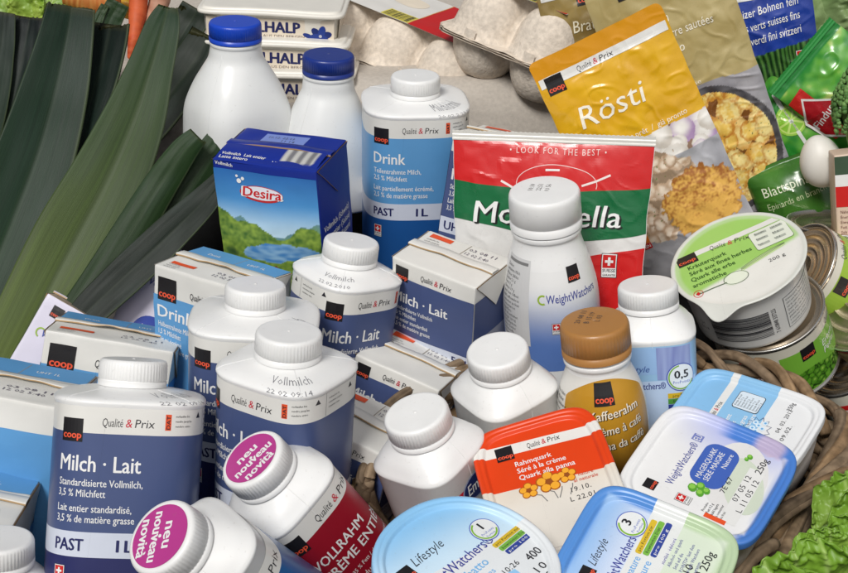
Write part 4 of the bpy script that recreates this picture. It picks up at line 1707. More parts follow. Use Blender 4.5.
# ------------------------------------------------------------------ film pouches and bags
class Pouch:
    """pillow of film: x right, y up (mm, centred), front towards -Y of its own frame"""

    def __init__(s, wd, h, bulge, seed, taper=0.0, wr=1.0, topflat=0.10):
        s.w, s.h, s.b, s.seed, s.tp, s.wr, s.tf = wd, h, bulge, seed, taper, wr, topflat

    def z(s, x, y):
        u, v = 2 * x / s.w, 2 * y / s.h
        u, v = max(-1, min(1, u)), max(-1, min(1, v))
        vt = max(0.0, 1 - abs(v) ** 3) if v < 0 else max(0.0, (1 - max(0, (v) / (1 - s.tf)) ** 2)) if v < 1 - s.tf else 0
        k = (max(0, 1 - abs(u) ** 2.4)) ** .75 * vt ** .75
        wr = nz(x + .6 * y, y * .35 - x * .2, 17, s.seed) * 1.5 + nz(x * 1.1, y, 8, s.seed + 2) * .6
        wr += 1.1 * max(0, nz(x * .5 + y, y * .6 - x, 13, s.seed + 4)) * (1 + .4 * v)
        cz = 1 - abs(nz(x + .8 * y, y - .5 * x, 21, s.seed + 12))
        wr += 1.3 * max(0, cz - .82) / .18 * (.5 + nz(x, y, 30, s.seed + 13))
        return s.b * k + s.wr * wr * (.35 + .65 * min(1, k * 2))

    def front(s, x, y, o):
        kx = 1 - s.tp * (.5 - y / s.h)
        c = 1.3 * nz(0, y, 25, s.seed + 7)
        return (x * kx + c, -(s.z(x, y) + o), y + 1.2 * nz(x, 0, 30, s.seed + 8))

    def back(s, x, y):
        kx = 1 - s.tp * (.5 - y / s.h)
        c = 1.3 * nz(0, y, 25, s.seed + 7)
        u, v = 2 * x / s.w, 2 * y / s.h
        k = max(0, 1 - abs(u) ** 2.4) * max(0, 1 - abs(v) ** 3)
        return (x * kx + c, .4 + .6 * s.b * k ** .75 - s.wr * (nz(x + .6 * y, y * .35 - x * .2, 17, s.seed) * 1.5 + nz(x * 1.1, y, 8, s.seed + 2) * .6 + 1.1 * max(0, nz(x * .5 + y, y * .6 - x, 13, s.seed + 4)) * (1 + .4 * v)) * .35 * (1 - k), y + 1.2 * nz(x, 0, 30, s.seed + 8))

    def mesh(s, mb, col, res=1.4, cr_=5, backcol=(.6, .6, .58), cut=None):
        nu, nv = int(s.w / res), int(s.h / res)

        def rc(u, v):
            x, y = (u - .5) * s.w, (v - .5) * s.h
            # round the corners
            hx, hy = s.w / 2, s.h / 2
            ex, ey = abs(x) - (hx - cr_), abs(y) - (hy - cr_)
            if ex > 0 and ey > 0:
                L = max(abs(ex), abs(ey))
                q = math.hypot(ex, ey)
                f = L / q
                x = math.copysign(hx - cr_ + ex * f, x)
                y = math.copysign(hy - cr_ + ey * f, y)
            return x, y
        mb.grid(lambda u, v: s.front(*rc(u, v), 0), nu, nv, lambda u, v: col(*rc(u, v)))
        mb.grid(lambda u, v: s.back(*rc(1 - u, v)), nu // 2, nv // 2, backcol)


def bag(name, label, cat, mw, po, colf, cv, part="film", res=1.1, group=None, back=(.6, .6, .58), seal=None, backcol=None, cr_=5):
    t = thing(name, label, cat, mw, group)
    mb = MB()
    po.mesh(mb, colf, res=res, cr_=cr_, backcol=backcol or back)
    cv.emit(mb, po.front, step=1.5, stepy=1.5, base=.40, lift=.09)
    mb.build(part, FOIL, t)
    if seal:
        sb = MB()
        y0, y1, scol = seal
        nz_ = int(po.w / 1.6)

        def q(u, v, o):
            y = y0 + (y1 - y0) * v + (.5 * abs(((u * nz_) % 2) - 1) if v == 1 else 0)
            a = po.front((u - .5) * po.w * 1.005, y0 + (y1 - y0) * v * 0 + .0, 0)
            return (a[0], -.5 - o - .35 * math.sin(v * 15), y)
        sb.grid(lambda u, v: q(u, v, .5), nz_, 8, scol)
        sb.grid(lambda u, v: q(1 - u, v, -.9), nz_, 8, scol)
        sb.build("seal_strip", FOIL, t)
    return t


# mozzarella bag
MR, MGN = lin(204, 30, 30), lin(16, 104, 58)


def col_moz(x, y):
    return (.74, .73, .71)


_yr = lambda x: 17 + .2 * (5 * math.sin(x * .028 + 1.2) - .0006 * (x + 10) ** 2) + .0011 * (x - 5) ** 2
_yg = lambda x: -11 - 6 * math.cos((x - 20) * .03)
_yw = lambda x: -34 + .22 * x - .0006 * x * x
_xs = [-70.6 + 141.2 * k / 60 for k in range(61)]
cv = Canvas()
cv.poly([(x, _yr(x)) for x in _xs] + [(70.6, 50.6), (-70.6, 50.6)], MR, 0)
cv.poly([(x, _yg(x)) for x in _xs] + [(x, _yr(x)) for x in _xs[::-1]], MGN, 0)
cv.poly([(-70.6, -74.5), (70.6, -74.5)] + [(x, max(-74, _yw(x))) for x in _xs[::-1]], MR, 0)
cv.text("• LOOK FOR THE BEST •", 4, 43, 4.4, lin(240, 214, 208), W=68, align='C', bold=-.006, space=1.3, layer=4)
cv.text("Mozzarella", -56 + 1.2, -8.0, 15.5, lin(20, 24, 22), W=108, bold=.028, shear=.14, layer=2)
cv.text("Mozzarella", -56, -7.0, 15.5, WHITE, W=108, bold=.010, shear=.14, layer=4)
cv.ring(4, 22, 29, .5, lin(240, 210, 206), 2, ry=14, a0=-10, a1=190)
cv.poly([(-4, 32.5), (6, 33), (6, 31.6), (-4, 31)], WHITE, 2)
cv.line([(22, 22), (32, 25), (42, 29.5)], 1.5, lin(236, 224, 220), 2)
cv.line([(-36, 23), (-24, 17)], 1.6, lin(236, 224, 220), 2)
cv.swiss(41, -36, 9.5)
bag("cheese_bag", "red, white and green mozzarella bag standing behind the tall round bottle", "cheese bag",
    pose(549.5, 228, .925, 2.0, 9, -4), Pouch(142, 130, 7, 3, taper=.08, wr=.45, topflat=.06), col_moz, cv.shift(0, 10), seal=(60.5, 67, (.70, .69, .64)), res=.8, cr_=3)


def heap(seed, n, box, rr, squash=(.7, 1.0)):
    q = random.Random(seed)
    return [(q.uniform(box[0], box[1]), q.uniform(box[2], box[3]), q.uniform(*rr), q.uniform(*squash), q.uniform(0, 3.1), q.random()) for _ in range(n)]


def on_heap(hp, x, y):
    """(distance from the middle of the topmost piece 0..1, its random number), or None between pieces"""
    xx, yy = x + 1.0 * nz(x, y, 5, 1), y + 1.0 * nz(x, y, 5, 2)
    for k in range(len(hp) - 1, -1, -1):
        cx, cy, r, q, a, t_ = hp[k]
        dx, dy = xx - cx, yy - cy
        if abs(dx) > r or abs(dy) > r:
            continue
        c_, s_ = math.cos(a), math.sin(a)
        d = math.hypot((dx * c_ + dy * s_) / r, (-dx * s_ + dy * c_) / (r * q))
        if d < 1:
            return d, t_, dy / r
    return None


SHROOMS = heap(12, 120, (-48, 34, -92, -12), (4.5, 8), (.45, .9))
ONIONS = heap(22, 26, (-54, 54, -26, 0), (7, 12), (.8, 1))


# rösti pouch
def col_rosti(x, y):
    if y > 71.5:
        return lin(216, 148, 24)
    if y > -2 + .04 * x + 1.4 * math.sin(x * .1):
        return mix(lin(228, 178, 26), lin(212, 158, 22), .5 + nz(x, y, 20, 2) * .7)
    # picture: cutlery grey ground, onions, mushrooms, golden rösti
    y2 = y + 4
    base = mix(lin(186, 186, 192), lin(150, 150, 156), nz(x, y, 14, 5) + .5)
    # rösti cake
    r = math.hypot((x - 24) / 31.0, (y2 + 62) / 27.0) + .16 * nz(x, y, 9, 6) + .12 * nz(x, y, 4, 7) + .06 * nz(x, y, 2, 8)
    if r < 1:
        n_ = nz(x, y, 7, 9) * .6 + nz(x * 1, y * 1, 2.0, 10) * .55
        c = mix(lin(234, 184, 92), lin(164, 102, 48), sstep(-.2, .6, n_ + .40 * (y2 + 62) / 27))
        return mix(c, lin(140, 84, 34), sstep(.9, 1.0, r) * .5)
    m = math.hypot((x + 8) / 38.0, (y2 + 44) / 36.0) + .20 * nz(x, y, 10, 12) + .1 * nz(x, y, 4, 11)
    if m < 1:
        hp_ = on_heap(SHROOMS, x, y2)
        if hp_ is None:
            c = lin(150, 128, 104)
        else:
            d_, t_, up_ = hp_
            c = mix(lin(232, 216, 196), lin(196, 168, 140), sstep(.2, 1.0, d_ + .4 * nz(x, y, 3, 13)))
            c = mix(c, lin(168, 138, 112), .8 * t_ * sstep(.5, .9, d_))
        if voro(x, y, 5.0, 9.5)[0] < .12:
            c = lin(90, 118, 56)
        return c
    if y2 > -20:
        hp_ = on_heap(ONIONS, x, y2)
        if hp_:
            d_, t_, up_ = hp_
            tint = lin(170, 140, 180) if t_ > .5 else lin(206, 198, 188)
            return mix(lin(240, 236, 230), tint, sstep(.2, 1.0, d_ - .4 * up_))
        return lin(140, 110, 90)
    return base


cv = Canvas()
cv.poly([(-52, 64), (52, 64), (52, 71.5), (-52, 71.5)], (.78, .77, .74), 0)
cv.logo(-48, 57, 14, 1)
cv.script(-31, 65.3, 4.6, 2, W=40)
cv.text("Rösti", -36, 24, 17, lin(244, 238, 222), W=54, layer=2, shear=.16)
cv.text("tout prêt  /  già pronto", -14, 1.5, 4.4, lin(246, 236, 214), W=54, layer=2, shear=.1)
cv.rect(-46, -56, -30, -42, lin(222, 214, 206), 2)
cv.swiss(-45, -50, 7, 3)
cv.rect(-44, -79, -26, -62, lin(226, 120, 40), 2)
cv.disc(-35, -69, 6, lin(200, 206, 214), 3, ry=3)
cv.line([(-35, -69), (-29, -63.5)], 1.6, lin(60, 60, 70), 4)
cv.rect(-44, -84, -26, -79.3, RED, 2)
cv.text("10-12 MIN", -43, -83, 2.8, WHITE, W=16, layer=3)
bag("pouch", "golden yellow rösti pouch leaning in front of the other potato pouches", "food pouch",
    pose(647, 152, 1.0, -25.5, 13, 0), Pouch(108, 200, 7, 21, wr=.8, topflat=.2), lambda x, y: col_rosti(x, y - 14), cv.shift(0, 14), res=.75, backcol=lin(190, 140, 30), group="potato pouches")


_rp = random.Random(4)
SLICES = [(_rp.uniform(-50, 60), _rp.uniform(-60, 60), _rp.uniform(7, 11), _rp.uniform(.7, 1.0), _rp.uniform(0, 3.1), _rp.random()) for _ in range(170)]


def potato(x, y):
    """heap of fried slices: the last disc that covers the spot"""
    xx, yy = x + 1.2 * nz(x, y, 5, 1), y + 1.2 * nz(x, y, 5, 2)
    n_ = nz(x, y, 5, 14) * .6 + nz(x, y, 1.8, 15) * .5
    for k in range(len(SLICES) - 1, -1, -1):
        cx, cy, r, q, a, t_ = SLICES[k]
        dx, dy = xx - cx, yy - cy
        if abs(dx) > r or abs(dy) > r:
            continue
        c_, s_ = math.cos(a), math.sin(a)
        d = math.hypot((dx * c_ + dy * s_) / r, (-dx * s_ + dy * c_) / (r * q))
        if d < 1:
            c = mix(lin(244, 224, 150), lin(232, 194, 92), sstep(-.3, .4, n_ + t_ - .5))
            c = mix(c, lin(186, 118, 40), sstep(.55, 1.0, d + .45 * n_) * (.45 + .55 * t_))
            c = mix(c, lin(206, 146, 50), .6 * sstep(.1, .5, nz(x, y, 16, 33)))
            if voro(x, y, 3.6, 7.5)[0] < .12:
                c = lin(80, 104, 46)
            return c
    return lin(120, 74, 30)


KH = lin(184, 168, 116)


def col_kart(x, y):
    if y > -4 + 1.0 * math.sin(x * .1):
        return mix(KH, lin(170, 152, 98), .5 + nz(x, y, 22, 31))
    r = math.hypot((x - 4) / 52.0, (y + 62) / 56.0)
    if r < .9:
        return potato(x, y + 62)
    if r < 1.0:
        return mix(lin(60, 58, 62), lin(96, 94, 98), nz(x, y, 8, 3) + .4)
    if math.hypot((x + 30) / 14, (y + 12) / 12) < 1:
        return mix(lin(130, 90, 50), lin(90, 60, 34), nz(x, y, 6, 3) + .5)
    return mix(lin(170, 168, 172), lin(130, 128, 136), nz(x, y, 18, 17) + .5)


cv = Canvas()
for i, s_ in enumerate(("Bratkartoffeln", "Pommes de terre sautées", "Patate al rosso", "arrosto")):
    cv.text(s_, -46, 54 - 13 * i, 8 if i == 0 else 7.2, lin(244, 238, 220), W=(48, 80, 52, 26)[i], layer=2, shear=.16)
cv.text("Kartoffelspeise", -30, -2, 3.6, lin(235, 225, 200), W=40, layer=2)
cv.logo(-31, 82, 15, 2)
cv.swiss(-20, -40, 8, 3)
bag("pouch", "khaki pouch with fried potato slices in a pan printed on it", "food pouch",
    pose(692, 92, 1.06, -20.5, 12, 0), Pouch(112, 236, 8, 51, wr=.8), lambda x, y: col_kart(x, y - 8), cv.shift(0, 8), res=.8, backcol=KH, group="potato pouches", cr_=16)

cv = Canvas()
cv.rect(-45, 62, 45, 72, (.74, .73, .70), 0)
cv.logo(-16, 52, 16, 1)
cv.text("Bratkartoffeln", -24, 31, 10, lin(240, 232, 206), W=64, layer=2, shear=.16)
bag("pouch", "dark khaki pouch with white top band, peeking out behind the golden rösti pouch", "food pouch",
    pose(610, 62, 1.10, -14, 8, 0), Pouch(96, 160, 6, 61, wr=1.2), lambda x, y: mix(lin(156, 134, 78), lin(128, 106, 58), .5 + nz(x, y, 20, 5)), cv, backcol=KH, group="potato pouches")


def col_bean(x, y):
    if y > 2 + .12 * x:
        return mix(lin(34, 66, 160), lin(28, 54, 140), .5 + nz(x, y, 24, 3))
    xx = x + 5 * nz(x, y, 26, 4) + .08 * y
    k = math.sin(xx * 1.35 + 2.5 * nz(x * .3, y * .1, 5, 6))
    c = mix(lin(20, 48, 20), lin(70, 120, 52), sstep(-.6, .9, k))
    return mix(c, lin(130, 160, 90), sstep(.7, 1, k) * .35 * (nz(x, y, 9, 8) + .6))


cv = Canvas()
for i, s_ in enumerate(("Schweizer Bohnen fein", "Haricots verts suisses fins", "Fagiolini verdi fini svizzeri")):
    cv.text(s_, -22, 34 - 12 * i, 7.0, lin(240, 240, 236), W=66, layer=2, shear=.14, rot=5)
cv.logo(-24, 46, 15, 1)
cv.rect(-8, 50, 40, 61, (.76, .76, .74), 1)
cv.script(-5, 53, 5, 2, W=40)
cv.swiss(37, -8, 8, 3)
bag("bean_bag", "blue topped bag of green beans behind the pan printed pouch", "vegetable bag",
    pose(752, 58, 1.13, -10, 10, 4), Pouch(112, 150, 9, 71, wr=.9), col_bean, cv, backcol=lin(60, 80, 60))


def col_leafy(x, y):
    n_ = nz(x, y, 16, 41) + .4 * nz(x, y, 6, 42)
    c = mix(lin(40, 130, 44), lin(100, 170, 60), sstep(-.4, .3, n_))
    return mix(c, lin(200, 210, 120), sstep(.25, .6, n_) * .7)


cv = Canvas()
cv.poly([(-36, 30), (-20, 32), (-16, -20), (-34, -18)], lin(196, 40, 36), 1)
cv.poly([(-40, 8), (-26, 26), (-10, 8), (-14, -14), (-26, -24), (-38, -10)], (.76, .74, .72), 2)
cv.poly([(-38, 8), (-26, 23.5), (-12, 7.6), (-16, -12.6), (-26, -21.5), (-36, -9)], lin(172, 24, 36), 3)
cv.text("Findus", -36, -3, 7, WHITE, W=22, rot=12, layer=4, bold=.01, shear=.2)
bag("vegetable_bag", "bright green frozen vegetable bag with a red badge, beside the white egg", "vegetable bag",
    pose(846, 92, 1.06, -52, 14, 0), Pouch(74, 100, 12, 81, wr=1.0, topflat=.2), lambda x, y: lin(40, 126, 56) if y > 38 else col_leafy(x, y), cv, backcol=lin(40, 110, 50), seal=(44, 50, lin(50, 140, 66)), group="green vegetable bags")

cv = Canvas()
cv.disc(-6, 18, 13, lin(150, 200, 70), 1)
cv.disc(-6, 18, 11.4, lin(196, 224, 120), 2)
for k in range(8):
    a = R_(45 * k)
    cv.poly([(-6 + 2 * math.cos(a), 18 + 2 * math.sin(a)), (-6 + 10.4 * math.cos(a - .3), 18 + 10.4 * math.sin(a - .3)), (-6 + 10.4 * math.cos(a + .3), 18 + 10.4 * math.sin(a + .3))], lin(140, 196, 60), 3)
cv.poly([(-30, 30), (20, 8), (20, 5), (-30, 26)], (.74, .76, .72), 2)
bag("vegetable_bag", "bright green bag with a lime slice print, half behind the pan printed pouch", "vegetable bag",
    pose(786, 140, 1.09, 32, 14, 0), Pouch(80, 80, 9, 91, wr=1.0), col_leafy, cv, backcol=lin(40, 110, 50), group="green vegetable bags")


cv = Canvas()
cv.text("Blattspinat", -24, 10, 8, lin(226, 234, 206), W=42, layer=2, xs=.8)
cv.text("Epinards en branches", -24, -1, 5.4, lin(190, 206, 160), W=54, layer=2)
cv.poly([(-26, -31), (8, -31), (9, -16), (0, -11), (-20, -16), (-26, -20)], lin(206, 204, 180), 1)
bag("vegetable_bag", "dark green spinach bag directly under the white egg", "vegetable bag",
    pose(796, 196, 1.07, -22, 12, 0), Pouch(66, 66, 16, 95, wr=.5), lambda x, y: mix(lin(70, 124, 44), lin(48, 96, 32), .5 + nz(x, y, 20, 3)), cv, backcol=lin(40, 90, 40), group="green vegetable bags", cr_=14)


# ------------------------------------------------------------------ cheese trays
def tray(label, u, v, d, roll, e, spin, k):
    mw = pose(u, v, d, roll, e, spin, (0, 0, 34))
    t = thing("cheese_tray", label, "cheese tray", mw, "stacked white cheese trays")
    N = 200
    wd, dp = 128, 96
    mb = MB()
    rows = [(-9, 0), (-6.5, .6), (-5.6, 3), (-3.6, 27.5), (-3.2, 28.2), (0.6, 28.6), (1.2, 29.4), (1.2, 31.0), (.6, 32.0), (-.6, 32.4), (-2.0, 32.2), (-2.6, 33.0), (-3.0, 33.9), (-4, 34.2), (-9, 34)]
    vs, fs = [], []
    for a, z in rows:
        for x, y in ring_pts(wd / 2 + a, dp / 2 + a, 9, N):
            vs.append((x, y, z + (.5 * math.sin(x * .05 + k) if z > 27 else 0)))
    for j in range(len(rows) - 1):
        for i in range(N):
            p, q = j * N + i, j * N + (i + 1) % N
            fs.append((p, q, q + N, p + N))
    fs.append(tuple(range(N))[::-1])
    fs.append(tuple((len(rows) - 1) * N + i for i in range(N)))
    mb.add(vs, fs, lin(232, 228, 218))
    mb.build("tray", LIDM, t)
    lb = MB()

    def fr(x, y, o):
        a = -5.6 + 2.0 * (y - 3) / 24.5
        return (x, -(dp / 2 + a) - .25 - o + .0009 * abs(x) ** 2 * .3, y)
    lb.grid(lambda u, v: fr((u - .5) * 112, 4 + 22 * v, 0), 30, 4, lin(226, 214, 196))
    cv = Canvas()
    cv.text("WALLHALP", -40, 14, 9.5, NAVY, W=66, bold=.045, layer=1)
    cv.text("GENUSS AUS DEN BERGEN", -24, 9.5, 2.4, lin(120, 110, 110), W=54, layer=1)
    # blue gentian flower
    for kk in range(6):
        a = R_(15 + 60 * kk)
        cv.disc(44 + 5.0 * math.cos(a), 12 + 4.2 * math.sin(a), 5.4, lin(34, 60, 140) if kk % 2 else lin(24, 44, 112), 1 + kk % 2, ry=3.2, rot=15 + 60 * kk, n=12)
    cv.disc(44, 12, 1.4, lin(190, 190, 200), 3, n=10)
    cv.disc(33, 12, 4.6, lin(28, 52, 130), 1, ry=2.0, rot=-20, n=12)
    cv.emit(lb, fr, step=8)
    lb.build("label", CARD, t)

    sb = MB()
    def sr(x, y, o):
        a = -5.6 + 2.0 * (y - 3) / 24.5
        return (wd / 2 + a + .25 + o, x, y)
    sb.grid(lambda u, v: sr((u - .5) * 78, 4 + 22 * v, 0), 20, 4, lin(222, 212, 196))
    c2 = Canvas()
    for kk in range(5):
        c2.rect(-30 + 10 * kk, 5, -29.4 + 10 * kk, 25, lin(190, 180, 166), 1)
    c2.emit(sb, sr)
    sb.build("side_label", CARD, t)


_tb = [(286, 92, 1.185), (282, 62, 1.180), (272, 28, 1.175), (262, -6, 1.17)]
for i, lb_ in enumerate(("lowest of the stacked white cheese trays", "white cheese tray second from the bottom of the stack behind the blue capped bottles", "white cheese tray of the stack just above the royal blue cap")):
    tray(lb_, 286 - 5 * i, 60 - 31 * i, 1.17, 1, 13, -7, i)


# ------------------------------------------------------------------ egg cartons of grey pulp
def egg_carton(label, u, v, d, roll, e, spin, lidh, wrap_, nx=3, ny=2):
    mw = pose(u, v, d, roll, e, spin, (0, 0, 32)) @ Matrix.Scale(1.2, 4)
    t = thing("egg_carton", label, "egg carton", mw, "grey pulp egg cartons")
    px = 50.0
    hx, hy = nx * px / 2, ny * px / 2
    colp = lin(220, 208, 193)

    cen = [((i - (nx - 1) / 2) * px, (j - (ny - 1) / 2) * px) for i in range(nx) for j in range(ny)]

    def bumps(x, y, hgt, R, flat):
        a = 0.0
        for cx, cy in cen:
            r = math.hypot(x - cx, y - cy) / R
            if r < 1:
                a += (min(flat, hgt * (1 - r ** 2.3) ** .5)) ** 6
        return a ** (1 / 6.0)

    def sheet(fz, name, flip):
        mb = MB()
        ex, ey = hx + 7, hy + 7
        G = 2.0
        nu_, nv_ = int(2 * ex / G), int(2 * ey / G)

        def q(u, v, o):
            x, y = (u * 2 - 1) * ex, (v * 2 - 1) * ey
            # rounded outline with a torn, wavy edge
            r = sup(math.atan2(y, x), ex, ey, 9) * (1 + .012 * nz(x, y, 9, 4))
            L = math.hypot(x, y)
            m = max(abs(x) / ex, abs(y) / ey)
            if m > .93 and L > r:
                x, y = x * r / L, y * r / L
            return (x, y, fz(x, y) + o)
        mb.grid(lambda u, v: q(u, v, 0), nu_, nv_, colp, flip=flip)
        mb.grid(lambda u, v: q(u, v, -1.6 if not flip else 1.6), nu_, nv_, colp, flip=not flip)
        mb.build(name, PULP, t)

    def lid_z(x, y):
        e_ = max(abs(x) - hx + 32, abs(y) - hy + 32, 0)
        plat = (lidh - 1.0) * sstep(13, 0, e_)
        b_ = bumps(x, y, lidh + 2, 27.5, lidh - .5)
        z_ = min((b_ ** 6 + plat ** 6) ** (1 / 6.0), lidh)
        edge = 2.2 + .7 * nz(x, y, 14, 8) + 1.6 * max(0, nz(x, y, 22, 11))
        return max(z_, edge) + .35 * nz(x, y, 6, 2)

    def cup_z(x, y):
        return min(-bumps(x, y, 34, 26, 29), -.6 + .5 * nz(x, y, 14, 9)) + .3 * nz(x, y, 7, 5)
    sheet(cup_z, "cup_tray", True)
    sheet(lid_z, "lid", False)
    mb = MB()
    wrap_(mb, lidh, hx, hy)
    mb.build("paper_label", CARD, t)
    for sx in (-1, 1):
        tb = MB()
        tb.grid(lambda a, b: (sx * px * .5 + (a - .5) * 9, -hy - 4.2 - 1.6 * math.sin(math.pi * a) + (1 - b) * -.8, 1 + 8 * b), 8, 6, colp)
        tb.build("closing_tab", PULP, t)


def egg_label_red(mb, z, hx, hy):
    def tp(x, y, o):
        return (x, y, z + .9 + o + .7 * nz(x, y, 20, 3))
    mb.grid(lambda u, v: tp((u - .5) * (2 * hx - 26), -hy + 12 + (2 * hy - 29) * v, 0), 60, 40, (.74, .72, .68))
    cv = Canvas()
    cv.rect(12, -hy + 12, hx - 13.4, hy - 17, lin(196, 30, 30), 1)
    cv.barcode(-12, -hy + 14, 10, -hy + 28, lin(220, 206, 90), 2, seed=9)
    cv.rect(11.2, -hy + 12, 12, hy - 17, lin(210, 150, 90), 2)
    for k in range(14):
        rnd = random.Random(k)
        x, y, a = rnd.uniform(-56, -34), rnd.uniform(-hy + 20, hy - 26), rnd.uniform(20, 130)
        cv.rect(x - 9, y - 1.6, x + 9, y + 1.6, [lin(214, 160, 80), lin(190, 120, 50), lin(228, 186, 110)][k % 3], 1 + k % 3, rot=a)
    cv.rect(-60, hy - 30, -34, hy - 18, lin(224, 224, 228), 4)
    cv.lines(["gefärbt CH", "colorés CH"], -58, hy - 22, 2.6, 4, INK, layer=5)
    cv.disc(-14, 8, 16, lin(232, 220, 200), 1, ry=12)
    cv.emit(mb, tp, step=8, stepy=4)


egg_carton("grey egg carton on the linen with a red label and barcode", 418, 22, 1.22, 12, 19, -28, 36, egg_label_red)
egg_carton("grey egg carton showing its domed end and torn closing edge, beside the pouches", 559, 4, 1.17, 14, 14, -25, 38, egg_label_red, nx=2, ny=3)



# ------------------------------------------------------------------ leeks: long folded blades
def blade(path, wpx, tilt, fold, arch, parent, colA, colB, edge, name="leaf", tipcut=0.0, seed=1, N=46, thick=1.5, rib=0.08):
    """path: (u, v, depth m, half width px) stations from tip to foot"""
    mb = MB()
    P = [pt(u, v, d) * 1000 for u, v, d, h_ in path]
    Wd = [h_ * d * 1000 / F for u, v, d, h_ in path]

    def cat(A, t):
        k = t * (len(A) - 1)
        i = min(len(A) - 2, int(k))
        f = k - i
        p0, p1, p2, p3 = A[max(i - 1, 0)], A[i], A[i + 1], A[min(i + 2, len(A) - 1)]
        return 0.5 * (2 * p1 + (p2 - p0) * f + (2 * p0 - 5 * p1 + 4 * p2 - p3) * f * f + (3 * p1 - p0 - 3 * p2 + p3) * f ** 3)
    n = 36
    front, back, cols, uvs = [], [], [], []
    view = (-cf)
    for j in range(N + 1):
        t = j / N
        c = cat(P, t)
        w_ = cat(Wd, t)
        tg = (cat(P, min(1, t + .02)) - cat(P, max(0, t - .02))).normalized()
        side = tg.cross(view).normalized()
        nrm = side.cross(tg).normalized()
        if nrm.dot(view) < 0:
            nrm = -nrm
        a = R_(tilt)
        sd = side * math.cos(a) + nrm * math.sin(a)
        nn = nrm * math.cos(a) - side * math.sin(a)
        for i in range(n + 1):
            x = 2 * i / n - 1
            off = fold * w_ * (abs(x) - .5) + arch * w_ * (1 - x * x)
            off += .7 * nz(x * 14, t * 120, 16, seed) + .35 * nz(x * 30, t * 40, 9, seed + 1)
            q = c + sd * (x * w_) + nn * off
            if tipcut and j == 0:
                q = q + tg * (tipcut * (x + 1) * w_ + 2.2 * nz(x * 9, 0, 1.3, seed))
            front.append(q)
            back.append(q - nn * thick)
            k = mix(colA, colB, t ** 1.5)
            if abs(x) < .07:
                k = mix(k, edge, rib)
            if x < -.93:
                k = mix(k, edge, .8)
            if x > .95:
                k = mix(k, edge, .4)
            k = mix(k, lin(130, 164, 150), .14 * sstep(.0, .5, nz(x * 18, t * 70, 13, seed + 4)))
            vn = nz(x * 40, t * 5, 1.6, seed + 6)
            k = tuple(q_ * (1 + .22 * vn) for q_ in k)
            if j < 3:
                k = mix(k, lin(170, 160, 96), .5 - .16 * j)
            cols.append(tuple(q_ * .165 for q_ in k))
            uvs.append((x * 2 + seed * 3.7, t * 4))
    W = n + 1
    fs = []
    for j in range(N):
        for i in range(n):
            a = j * W + i
            fs.append((a, a + 1, a + W + 1, a + W))
    k0 = len(front)
    fb = [tuple(k0 + q for q in f[::-1]) for f in fs]
    rim = []
    for j in range(N):
        rim.append((j * W, (j + 1) * W, k0 + (j + 1) * W, k0 + j * W))
        rim.append((j * W + n, k0 + j * W + n, k0 + (j + 1) * W + n, (j + 1) * W + n))
    for i in range(n):
        rim.append((i, k0 + i, k0 + i + 1, i + 1))
        rim.append((N * W + i, N * W + i + 1, k0 + N * W + i + 1, k0 + N * W + i))
    mb.add(front + back, fs + fb + rim, cols + cols)
    mb.uv = uvs + uvs
    mi = parent.matrix_world.inverted()
    mb.v = [tuple((mi @ (Vector(q) * .001)) * 1000) for q in mb.v]
    return mb.build(name, LEAF, parent)


LKD = lin(46, 96, 68)
LKM = lin(64, 124, 72)
LKL = lin(92, 140, 76)
EDG = lin(160, 184, 130)
FOOT = lin(206, 236, 112)


def leek(label, base):
    u, v, d = base
    return thing("leek", label, "leek", pose(u, v, d, 0, 0, 0), "leeks at the upper left")


lk = leek("leek with the broad folded blade cut straight, reaching the top edge", (0, 420, .99))
blade([(72, 5, 1.06, 23), (66, 40, 1.06, 27), (55, 90, 1.055, 33), (38, 150, 1.05, 38), (16, 210, 1.04, 42), (-8, 270, 1.03, 42), (-40, 350, 1.02, 38)], 0, 10, .25, .05, lk, LKD, LKM, EDG, tipcut=.05, seed=1)
blade([(112, 22, 1.075, 22), (104, 60, 1.075, 24), (88, 110, 1.07, 24), (70, 160, 1.07, 24), (40, 230, 1.065, 26), (0, 320, 1.055, 24)], 0, -24, .1, .1, lk, lin(48, 72, 62), LKD, EDG, tipcut=.28, seed=2)
lk = leek("leek with the long pointed central blade and pale midrib", (0, 420, .97))
blade([(169, 5, 1.045, 9), (163, 26, 1.045, 17), (150, 70, 1.04, 23), (134, 120, 1.035, 31), (108, 180, 1.03, 38), (76, 240, 1.02, 42), (44, 300, 1.01, 40), (8, 370, 1.0, 36), (-20, 430, .99, 32)], 0, 6, .16, .10, lk, LKM, FOOT, EDG, tipcut=.35, seed=3, rib=.4)
lk = leek("leek at the far left edge with a greyish pale stripe", (-60, 330, 1.05))
blade([(4, 12, 1.09, 11), (0, 50, 1.09, 14), (-12, 110, 1.085, 18), (-40, 200, 1.08, 22)], 0, 25, .1, .0, lk, lin(126, 142, 134), LKM, EDG, tipcut=.0, seed=4)
blade([(30, 16, 1.10, 16), (24, 50, 1.10, 18), (10, 110, 1.095, 22), (-20, 200, 1.09, 26)], 0, -10, .15, .05, lk, lin(46, 62, 64), LKD, EDG, tipcut=.12, seed=5)
blade([(52, 4, 1.12, 6), (36, 60, 1.11, 8), (18, 120, 1.10, 10), (-8, 200, 1.095, 12)], 0, -16, .2, .1, lk, lin(44, 62, 58), LKD, EDG, seed=6)
lk = leek("leek with tube shaped cut ends pointing at the lake picture carton", (20, 400, .98))
blade([(199, 135, 1.0, 10), (183, 152, 1.0, 14), (160, 186, 1.0, 17), (132, 232, .995, 19), (100, 285, .99, 21), (60, 345, .98, 22)], 0, 8, .1, .35, lk, LKL, lin(84, 120, 70), EDG, tipcut=.5, seed=7)
